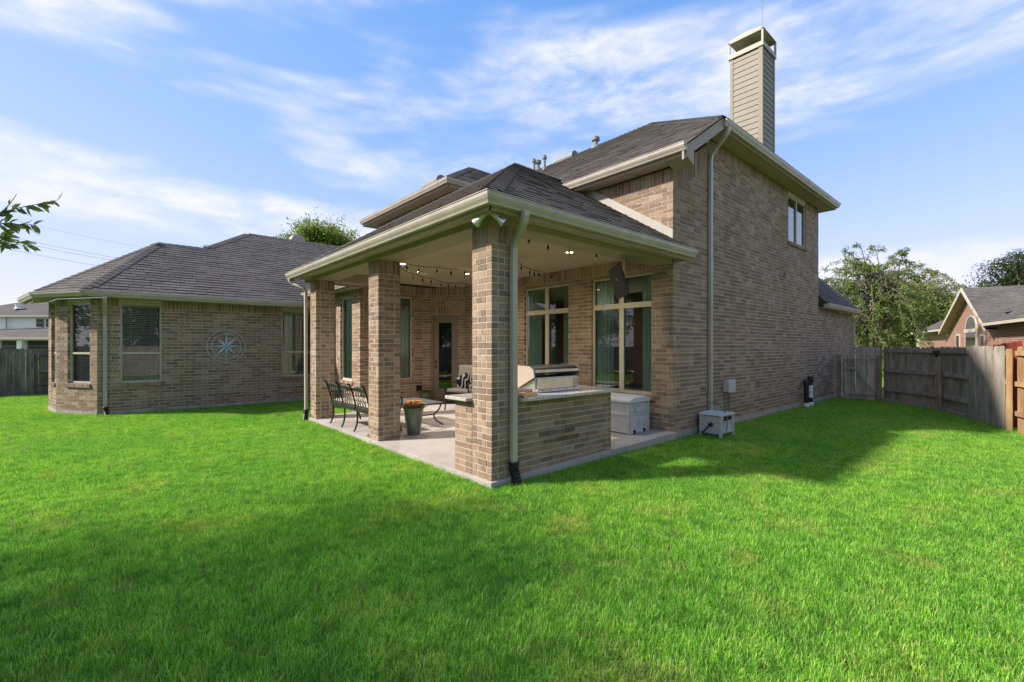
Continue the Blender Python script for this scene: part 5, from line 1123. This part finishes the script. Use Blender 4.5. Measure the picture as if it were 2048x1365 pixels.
zs_, zb_ = zpx(1941, 657), .6; wmid = (sarch[0]+sarch[1])/2; rad = abs(sarch[0]-sarch[1])/2; ztop = zpx(1941, 632)
arch = [(wmid-rad, zb_), (wmid+rad, zb_)]+[(wmid+rad*math.cos(t), zs_+(ztop-zs_)*math.sin(t)) for t in [math.pi*i/12 for i in range(13)]]
b_ = MB(); b_.prism([Q(s, z, .01) for s, z in arch], nf*.05); wo = b_.build('window', 'frame', nbh)
b_ = MB(); b_.poly([Q(wmid+(s-wmid)*.86, zs_+(z-zs_)*.94, .065) for s, z in arch]); b_.build('pane', 'glass', wo); b_ = MB(); b_.poly([Q(wmid+(s-wmid)*.86, zs_+(z-zs_)*.94, .0625) for s, z in arch]); b_.build('curtain', 'shade', wo)
b_ = MB(); b_.bar(Q(wmid-rad, zs_-.15, .08), Q(wmid+rad, zs_-.15, .08), .06, .2); b_.build('rail', 'frame', wo)
for pa, pb in ((1914, 1921), (1963, 1971)):
    u0, u1 = S_(pa), S_(pb); zt2 = zpx(pa, 669); b_ = MB(); b_.obox(Q(u0, .6, .005), e*(u1-u0), nf*.05, (0, 0, zt2-.6)); wo = b_.build('window', 'frame', nbh); b_ = MB(); f_ = .12; b_.obox(Q(u0+(u1-u0)*f_, .65, .055), e*(u1-u0)*(1-2*f_), nf*.006, (0, 0, zt2-.75)); b_.build('pane', 'black_metal', wo)
b_ = MB(); b_.bar(Q(s_l-.05, GZ, .12), Q(s_l-.05, ez-.1, .12), .30, .14); b_.build('downspout', 'gutter', nbh)
# two storey white neighbour beyond the left fence
wh = empty('neighbor_house', (-8, 88, GZ), 'white two storey neighbour house with grey roofs beyond the left fence', 'house')
D = 60.0; Pw = lambda px, py, dd=0.0: at_depth(px, py, D+dd)
def panel(mb, px0, px1, py0, py1, dd=0.0, th=.2):
    a_ = Pw(px0, py1, dd); b2 = Pw(px1, py1, dd); z1 = Pw(px0, py0, dd).z; mb.obox(a_, b2-a_, Vector((FW[0], FW[1], 0))*th, (0, 0, z1-a_.z))
w = MB(); panel(w, -120, 240, 633, 705, 0, 8); w.build('wall', 'stucco', wh)
w = MB(); ef = Vector((FW[0], FW[1], 0)); a_, b2 = Pw(-130, 632, -.6), Pw(255, 632, -.6); w.quad(a_, b2, Pw(160, 604, 4), Pw(45, 604, 4)); w.quad(a_, Pw(45, 604, 4), Pw(45, 604, 5), Pw(-130, 632, 9)); w.build('roof', 'shingle', wh)
w = MB(); w.bar(Pw(-130, 632.5, -.7), Pw(255, 632.5, -.7), .15, .22); w.build('gutter', 'frame', wh)
w = MB(); w.quad(Pw(-130, 676, -3.5), Pw(255, 676, -3.5), Pw(255, 650, -.02), Pw(-130, 664, -.02)); w.build('porch_roof', 'shingle', wh); w = MB(); w.bar(Pw(-130, 676.8, -3.6), Pw(255, 676.8, -3.6), .15, .26); w.build('gutter', 'frame', wh)
w = MB()
for px in (-30, 38, 130): panel(w, px-5, px+5, 679, 712, -3.3, .5)
panel(w, -130, 255, 677.5, 681, -3.3, .3); w.build('porch_frame', 'stucco', wh)
for px0, px1, py0, py1, dd in ((72, 86, 638, 654, -.15), (91, 105, 638, 654, -.15), (3, 33, 682, 703, -.15), (55, 110, 682, 703, -.15)):
    w = MB(); panel(w, px0, px1, py0, py1, dd, .1); wo = w.build('window', 'grey_metal', wh); w = MB(); h = (py1-py0)
    for k in range(2): panel(w, px0+1, px1-1, py0+1+k*h/2, py0+(k+1)*h/2-.6, dd-.02, .02)
    w.build('pane', 'black_metal', wo)
w = MB(); w.tube([Pw(13, 633, -.4), Pw(13, 664, -.4)], .06, 6); w.build('downspout', 'grey_metal', wh)
w = MB(); c = Pw(36, 614, 1.4); w.lathe(c-Vector((0, 0, .3)), [(.4, 0), (.25, .3), (.3, .6)], 10); w.build('roof_vent', 'white_plastic', wh)
# pale brick house far beyond the trees on the right
ph = empty('neighbor_house', (50, 12, GZ), 'pale brick house partly hidden behind the feathery trees', 'house')
a_, b2 = at_depth(1680, 700, 44), at_depth(1880, 700, 44); w = MB(); wall_uv(w, a_, b2, GZ, 2.4); wall_uv(w, b2, b2+ef*6, GZ, 2.4); wall_uv(w, a_+ef*6, a_, GZ, 2.4); w.build('wall', 'pale_brick', ph)
w = MB(); u_ = Vector((0, 0, 1)); w.quad(Vector((a_.x, a_.y, 2.35))-ef*.5, Vector((b2.x, b2.y, 2.35))-ef*.5, Vector((b2.x, b2.y, 4.6))+ef*4, Vector((a_.x, a_.y, 4.6))+ef*4); w.build('roof', 'shingle', ph)
# power lines with their poles
pa, pb = at_depth(-230, 700, 46), at_depth(430, 700, 62)
for nm, p, lab in (('utility_pole', pa, 'wooden utility pole standing left of the wing'), ('utility_pole', pb, 'wooden utility pole hidden behind the wing roof')):
    t = empty(nm, (p.x, p.y, GZ), lab, 'pole'); o = MB(); top = 18.5 if p is pa else 13.4; o.tube([(p.x, p.y, GZ-.5), (p.x, p.y, top)], [.16, .11], 10); o.build('shaft', 'brown_wood', t); o = MB(); o.bar((p.x-1, p.y-.4, top-.4), (p.x+1, p.y+.4, top-.4), .1, .12); o.build('cross_arm', 'brown_wood', t)
for k, (y0, y1, lab) in enumerate(((446, 512, 'upper thin power cable across the sky left of the wing roof'), (455, 517, 'second thin power cable across the sky left of the wing roof'), (476, 530, 'lowest thin power cable across the sky left of the wing roof'), (405, 486, 'topmost faint power cable across the sky above the wing roof'))):
    A, B = at_depth(-230, y0-36, 46), at_depth(430, y1+30, 62); N = 24; pts = []
    for i in range(N+1): q = i/N; c = A.lerp(B, q); c.z -= .9*4*q*(1-q); pts.append(c)
    o = MB(); o.tube(pts, .014 if k < 3 else .009, 5); tag(o.build('power_cable', 'black_plastic', None), lab, 'cable', 'power cables left of the wing')

# ================================================================ trees
def leaf_quads(mb, c, rnd, L, droop=.2, dirv=None):
    d = Vector((rnd.gauss(0, 1), rnd.gauss(0, 1), rnd.gauss(0, .6)-droop)); 
    if dirv is not None: d = d*.6+dirv
    d.normalize(); s = d.cross(Vector((rnd.gauss(0, .5), rnd.gauss(0, .5), 1))).normalized(); n_ = s.cross(d); L *= rnd.uniform(.7, 1.25); w = L*.24; t = rnd.random()*.98+.01; f = n_*L*.08
    i = len(mb.v); mb.v += [tuple(c), tuple(c+d*L*.45+s*w+f), tuple(c+d*L), tuple(c+d*L*.45-s*w+f)]; mb.face((i, i+1, i+2), t); mb.face((i, i+2, i+3), t)
def tree(name, base, H, crown_c, crown_r, n_shoot, per, L, m, label, seed, arch=False, stems=1, group=None, trunk_r=.12, sub=3, gap=.0):
    rnd = random.Random(seed); base = Vector(base); t = empty(name, base, label, 'tree', group); tr = MB(); lv = MB(); cc = Vector(crown_c); rx, ry, rz = crown_r; limbs = []
    for s in range(stems):
        a = 6.28*s/max(stems, 1)+rnd.random(); b0 = base+Vector((math.cos(a), math.sin(a), 0))*(.12 if stems > 1 else 0)-Vector((0, 0, .15)); top = cc+Vector((math.cos(a)*rx*.35*(stems > 1), math.sin(a)*ry*.35*(stems > 1), rz*.35)); mid = b0.lerp(top, .5)+Vector((rnd.uniform(-.15, .15), rnd.uniform(-.15, .15), 0))*H*.12
        pth = smooth_path([b0, mid, top], 6); tr.tube(pth, [trunk_r*(1-.8*i/len(pth))/(1 if stems == 1 else 1.5) for i in range(len(pth))], 8); limbs.append(pth)
    clumps = []
    for k in range(n_shoot):
        while True:
            v = Vector((rnd.uniform(-1, 1), rnd.uniform(-1, 1), rnd.uniform(-1, 1)))
            if .35 < v.length < 1: break
        lim = rnd.choice(limbs); o = lim[rnd.randint(int(len(lim)*.35), len(lim)-1)]; tip = cc+Vector((v.x*rx, v.y*ry, v.z*rz)); md = o.lerp(tip, .55)+Vector((0, 0, (.22 if arch else .08)*(tip-o).length))
        if arch: tip = tip-Vector((0, 0, .12*(tip-o).length))
        pth = smooth_path([o, md, tip], 5); r0 = trunk_r*.28*rnd.uniform(.6, 1.2); tr.tube(pth, [r0*(1-.85*i/(len(pth)-1)) for i in range(len(pth))], 5, caps=False)
        if arch:
            for j in range(per):
                q = rnd.uniform(.25, 1)**.7; i = min(int(q*(len(pth)-1)), len(pth)-2); c = pth[i].lerp(pth[i+1], q*(len(pth)-1)-i); leaf_quads(lv, c+Vector((rnd.gauss(0, 1), rnd.gauss(0, 1), rnd.gauss(0, 1)))*L*.5, rnd, L, .5, (pth[i+1]-pth[i]).normalized()*.4)
        else:
            for sb_ in range(sub):
                q = rnd.uniform(.55, 1.0); i = min(int(q*(len(pth)-1)), len(pth)-2); c = pth[i].lerp(pth[i+1], .5)+Vector((rnd.gauss(0, 1), rnd.gauss(0, 1), rnd.gauss(0, .7)))*rx*.10; sp_ = rx*rnd.uniform(.06, .14)
                for j in range(per): leaf_quads(lv, c+Vector((rnd.gauss(0, 1), rnd.gauss(0, 1), rnd.gauss(0, .7)))*sp_, rnd, L)
    tr.build('trunk', 'bark', t, smooth=True); lv.build('crown', m, t); return t
# behind the wing roof
p = at_depth(648, 694, 34); tree('shade_tree', (p.x, p.y, GZ), 11, (p.x, p.y, CAMH+6.6), (3.2, 3.2, 2.9), 300, 62, .18, 'leaf_bright', 'leafy bright green tree rising behind the wing roof vent', 11, trunk_r=.28, sub=3)
p = at_depth(414, 694, 45); tree('shade_tree', (p.x, p.y, GZ), 10, (p.x, p.y, CAMH+8.0), (1.3, 1.3, 2.2), 50, 26, .2, 'leaf_bright', 'small bright treetop poking over the dip in the wing roof', 12, trunk_r=.2)
# feathery trees beyond the garage
p = at_depth(1738, 694, 25); tree('crape_myrtle', (p.x, p.y, GZ), 7.5, (p.x, p.y, CAMH+2.2), (3.3, 3.3, 3.9), 260, 95, .13, 'leaf_mid', 'arching feathery green tree behind the low garage roof', 21, arch=True, stems=4, trunk_r=.11)
p = at_depth(1832, 694, 42); tree('crape_myrtle', (p.x, p.y, GZ), 8.5, (p.x, p.y, CAMH+3.4), (4.6, 4.6, 4.3), 280, 95, .19, 'leaf_dry', 'olive tree with pale seed heads and many stems beyond the gate', 22, arch=True, stems=5, trunk_r=.10)
p = at_depth(1880, 694, 40); tree('shade_tree', (p.x, p.y, GZ), 8, (p.x, p.y, CAMH+2.8), (5.0, 5.0, 2.6), 120, 34, .26, 'leaf_mid', 'dense green tree behind the red brick gable', 23, trunk_r=.25)
p = at_depth(2040, 694, 46); tree('shade_tree', (p.x, p.y, GZ), 12, (p.x, p.y, CAMH+6.3), (3.6, 3.6, 3.6), 150, 34, .26, 'leaf_dark', 'dark green tree standing behind the neighbour roof', 24, trunk_r=.3)
p = at_depth(60, 694, 85); tree('shade_tree', (p.x, p.y, GZ), 12, (p.x, p.y, CAMH+4), (6, 6, 4.2), 60, 30, .4, 'leaf_mid', 'distant tree behind the white house', 25, trunk_r=.3)
# left of the camera: the trees whose shade falls on the lawn; one twig reaches into the picture
ct_ = tree('crape_myrtle', (-2.6, 4.1, GZ), 4.5, (-2.5, 4.1, 3.0), (1.5, 1.5, 1.3), 80, 62, .062, 'leaf_dark', 'small dark leaved tree at the left whose twigs reach over the lawn', 31, arch=True, stems=4, trunk_r=.06)
tree('shade_tree', (-6.6, 7.2, GZ), 8.5, (-6.4, 7.0, 5.4), (3.3, 3.3, 2.4), 78, 27, .13, 'leaf_mid', 'broad tree left of the lawn', 32, trunk_r=.2)
rnd = random.Random(5); tw = MB(); lv = MB()
for pts in (((-70, 470), (-20, 440), (0, 427), (40, 416), (80, 408), (118, 400)), ((-60, 480), (-20, 455), (10, 447), (30, 449), (60, 450), (72, 452)), ((-70, 520), (-20, 497), (5, 487), (30, 489), (55, 492)), ((-20, 440), (0, 427), (18, 410), (34, 388)), ((-60, 500), (-25, 480), (0, 474), (12, 470))):
    P = [at_depth(px, py, 2.55+.0012*(px+70)) for px, py in pts]; path = smooth_path(P, 5); tw.tube(path, [.0048*(1-.75*i/(len(path)-1)) for i in range(len(path))], 5)
    thin = pts[-1] == (34, 388)
    for i in range(len(path)//3, len(path)):
        for sg in (1, -1):
            if rnd.random() < (.85 if thin else .42): continue
            d = (path[min(i+1, len(path)-1)]-path[max(i-1, 0)]).normalized(); v = (d*rnd.uniform(.4, .9)+Vector((0, 0, rnd.uniform(-.85, -.1) if sg > 0 or rnd.random() < .5 else .5))+Vector((rnd.gauss(0, .2), rnd.gauss(0, .2), 0))).normalized(); L = rnd.uniform(.045, .075)*(.5 if thin else 1); s = v.cross(Vector((rnd.gauss(0, 1), rnd.gauss(0, 1), .3))).normalized(); n_ = s.cross(v); w = L*.22; t = rnd.random()*.98+.01; c = path[i]; q = [c, c+v*L*.3+s*w*.8+n_*w*.35, c+v*L*.65+s*w*.75+n_*w*.2, c+v*L-n_*L*.1, c+v*L*.65-s*w*.75+n_*w*.2, c+v*L*.3-s*w*.8+n_*w*.35]; k = len(lv.v); lv.v += [tuple(x_) for x_ in q]+[tuple(c+v*L*.3), tuple(c+v*L*.65)]
            lv.face((k, k+1, k+6), t); lv.face((k+1, k+2, k+7, k+6), t); lv.face((k+2, k+3, k+7), t); lv.face((k, k+6, k+5), t); lv.face((k+6, k+7, k+4, k+5), t); lv.face((k+7, k+3, k+4), t)
c0 = at_depth(-70, 480, 2.55); stem = smooth_path([Vector((-2.5, 4.1, 1.5)), Vector((-2.1, 4.3, 2.15)), Vector((-1.45, 4.15, 2.42)), Vector((-1.0, 4.0, 2.36)), c0, at_depth(-70, 470, 2.55)], 6); tw.tube(stem, [.013*(1-.6*i/len(stem)) for i in range(len(stem))], 6)
for i in range(5, len(stem)-4):
    sd_ = Vector((rnd.gauss(0, 1), rnd.gauss(0, 1), rnd.uniform(.1, .9))).normalized()*rnd.uniform(.12, .3); sp_ = [stem[i]+sd_*q for q in (0, .35, .7, 1)]; tw.tube(sp_, [.004, .003, .002, .001], 4, caps=False)
    for j in range(12): leaf_quads(lv, stem[i]+sd_*rnd.uniform(.3, 1.05), rnd, .06, .6)
tw.build('twig', 'bark', ct_); lv.build('twig_leaves', 'leaf_mid', ct_)
# trees behind the camera, seen only in the window glass
for k, (x, y, h, r_) in enumerate(((-3, -11, 5.0, 3.2), (2, -10, 4.4, 3.0), (6.5, -9, 5.2, 3.4), (-9, -11, 5.4, 3.2), (11, -7, 5.0, 3.0), (-15, -3, 5.0, 3.0), (-15, 4, 4.4, 2.8), (-15.5, 10.5, 4.8, 3.0), (-15, 17, 4.6, 3.0), (-15, 24, 5.0, 3.2))):
    tree('shade_tree', (x, y, GZ), 8, (x, y, h*.8), (r_*1.1, r_*1.1, h*.75), 80, 26, .26, 'leaf_mid', 'tree behind the boundary fence', 40+k, trunk_r=.22, group='trees behind the boundary fence')

# ================================================================ lawn
def grass_tile(seed, N=2300, rad=.40):
    r = np.random.default_rng(seed); q = rad*np.sqrt(r.random(N)); a = r.random(N)*6.2832; x, y = q*np.cos(a), q*np.sin(a); hd = r.random(N)*6.2832
    h = np.clip(r.normal(.040, .012, N), .016, .085); w = r.uniform(.0012, .0023, N); ln = np.abs(r.normal(.45, .40, N)); ln = np.clip(ln, 0, 1.3); t = r.random(N)*.99+.005
    dx, dy = np.cos(hd), np.sin(hd); sx_, sy_ = -dy, dx; V = np.zeros((N, 5, 3))
    for k, (f, ww) in enumerate(((0, 1.0), (.55, .85))):
        off = h*ln*f**1.7
        for j, sg in ((0, 1), (1, -1)): V[:, 2*k+j, 0] = x+dx*off+sx_*w*ww*sg; V[:, 2*k+j, 1] = y+dy*off+sy_*w*ww*sg; V[:, 2*k+j, 2] = h*f
    V[:, 4, 0] = x+dx*h*ln; V[:, 4, 1] = y+dy*h*ln; V[:, 4, 2] = h*(1-.25*np.minimum(ln, 1))
    faces = []; tn = []
    for i in range(N): b = 5*i; faces += [(b, b+1, b+3, b+2), (b+2, b+3, b+4)]; tn += [t[i], t[i]]
    me = bpy.data.meshes.new('grass_tuft'); me.from_pydata(V.reshape(-1, 3).tolist(), [], faces); at = me.attributes.new('tone', 'FLOAT', 'FACE'); at.data.foreach_set('value', tn); me.materials.append(M['grass']); return bpy.data.objects.new('grass_tuft', me)
tuft_col = bpy.data.collections.new('grass_tufts')
for s in range(6): tuft_col.objects.link(grass_tile(100+s))
pts = []; step = .38
def blocked(x, y):
    if 3.5 < x < 7.0 and 4.3 < y < 14: return not (x < 4.4 and y > 10.2)
    if x > 6.9 and x < 19 and y > 4.4: return True
    if y > 14.7 and x > -.6 and y < 21: return True
    return False
xx = -8.6
while xx < 20.5:
    yy = -4.2
    while yy < 22.2:
        x, y = xx+random.uniform(-.08, .08), yy+random.uniform(-.08, .08); dp = x*FW[0]+y*FW[1]; lat = x*RT[0]+y*RT[1]
        fence_ok = (y > -.35+(x-12.6)*.42) or x < 9
        if x > 12.6: fence_ok = y > .35+(x-12.9)*.58
        if dp > .2 and abs(lat) < 2.1*dp+2.0 and not blocked(x, y) and fence_ok and x < 17.0: pts.append((x, y, GZ-.006))
        yy += step
    xx += step
from mathutils import noise as mn
for (ax, ay, bx_, by_) in ((3.19, 3.98, 3.19, 10.4), (3.25, 3.99, 7.3, 3.99), (7.4, 4.02, 16.9, 4.02), (-.2, 14.22, 4.5, 14.22), (Bw.x-.06, Bw.y-.04, Cw.x-.05, Cw.y-.04), (17.1, 3.7, 17.1, 2.9), (17.1, 2.9, 15.6, 1.5), (15.6, 1.5, 12.95, .36)):
    L_ = math.hypot(bx_-ax, by_-ay); k_ = int(L_/.33)
    for i in range(k_+1): pts.append((ax+(bx_-ax)*i/k_+random.uniform(-.04, .04), ay+(by_-ay)*i/k_+random.uniform(-.04, .04), GZ-.004))
n_edge = sum(1 for p in pts if abs(p[2]-(GZ-.004)) < 1e-6)
tall = [(.80+.42*mn.noise((p[0]*.55, p[1]*.55, 3.1))+.22*mn.noise((p[0]*2.1, p[1]*2.1, 1.3))+random.uniform(-.06, .14)) for p in pts]
for i in range(len(pts)-n_edge, len(pts)): tall[i] = random.uniform(.8, 1.45)
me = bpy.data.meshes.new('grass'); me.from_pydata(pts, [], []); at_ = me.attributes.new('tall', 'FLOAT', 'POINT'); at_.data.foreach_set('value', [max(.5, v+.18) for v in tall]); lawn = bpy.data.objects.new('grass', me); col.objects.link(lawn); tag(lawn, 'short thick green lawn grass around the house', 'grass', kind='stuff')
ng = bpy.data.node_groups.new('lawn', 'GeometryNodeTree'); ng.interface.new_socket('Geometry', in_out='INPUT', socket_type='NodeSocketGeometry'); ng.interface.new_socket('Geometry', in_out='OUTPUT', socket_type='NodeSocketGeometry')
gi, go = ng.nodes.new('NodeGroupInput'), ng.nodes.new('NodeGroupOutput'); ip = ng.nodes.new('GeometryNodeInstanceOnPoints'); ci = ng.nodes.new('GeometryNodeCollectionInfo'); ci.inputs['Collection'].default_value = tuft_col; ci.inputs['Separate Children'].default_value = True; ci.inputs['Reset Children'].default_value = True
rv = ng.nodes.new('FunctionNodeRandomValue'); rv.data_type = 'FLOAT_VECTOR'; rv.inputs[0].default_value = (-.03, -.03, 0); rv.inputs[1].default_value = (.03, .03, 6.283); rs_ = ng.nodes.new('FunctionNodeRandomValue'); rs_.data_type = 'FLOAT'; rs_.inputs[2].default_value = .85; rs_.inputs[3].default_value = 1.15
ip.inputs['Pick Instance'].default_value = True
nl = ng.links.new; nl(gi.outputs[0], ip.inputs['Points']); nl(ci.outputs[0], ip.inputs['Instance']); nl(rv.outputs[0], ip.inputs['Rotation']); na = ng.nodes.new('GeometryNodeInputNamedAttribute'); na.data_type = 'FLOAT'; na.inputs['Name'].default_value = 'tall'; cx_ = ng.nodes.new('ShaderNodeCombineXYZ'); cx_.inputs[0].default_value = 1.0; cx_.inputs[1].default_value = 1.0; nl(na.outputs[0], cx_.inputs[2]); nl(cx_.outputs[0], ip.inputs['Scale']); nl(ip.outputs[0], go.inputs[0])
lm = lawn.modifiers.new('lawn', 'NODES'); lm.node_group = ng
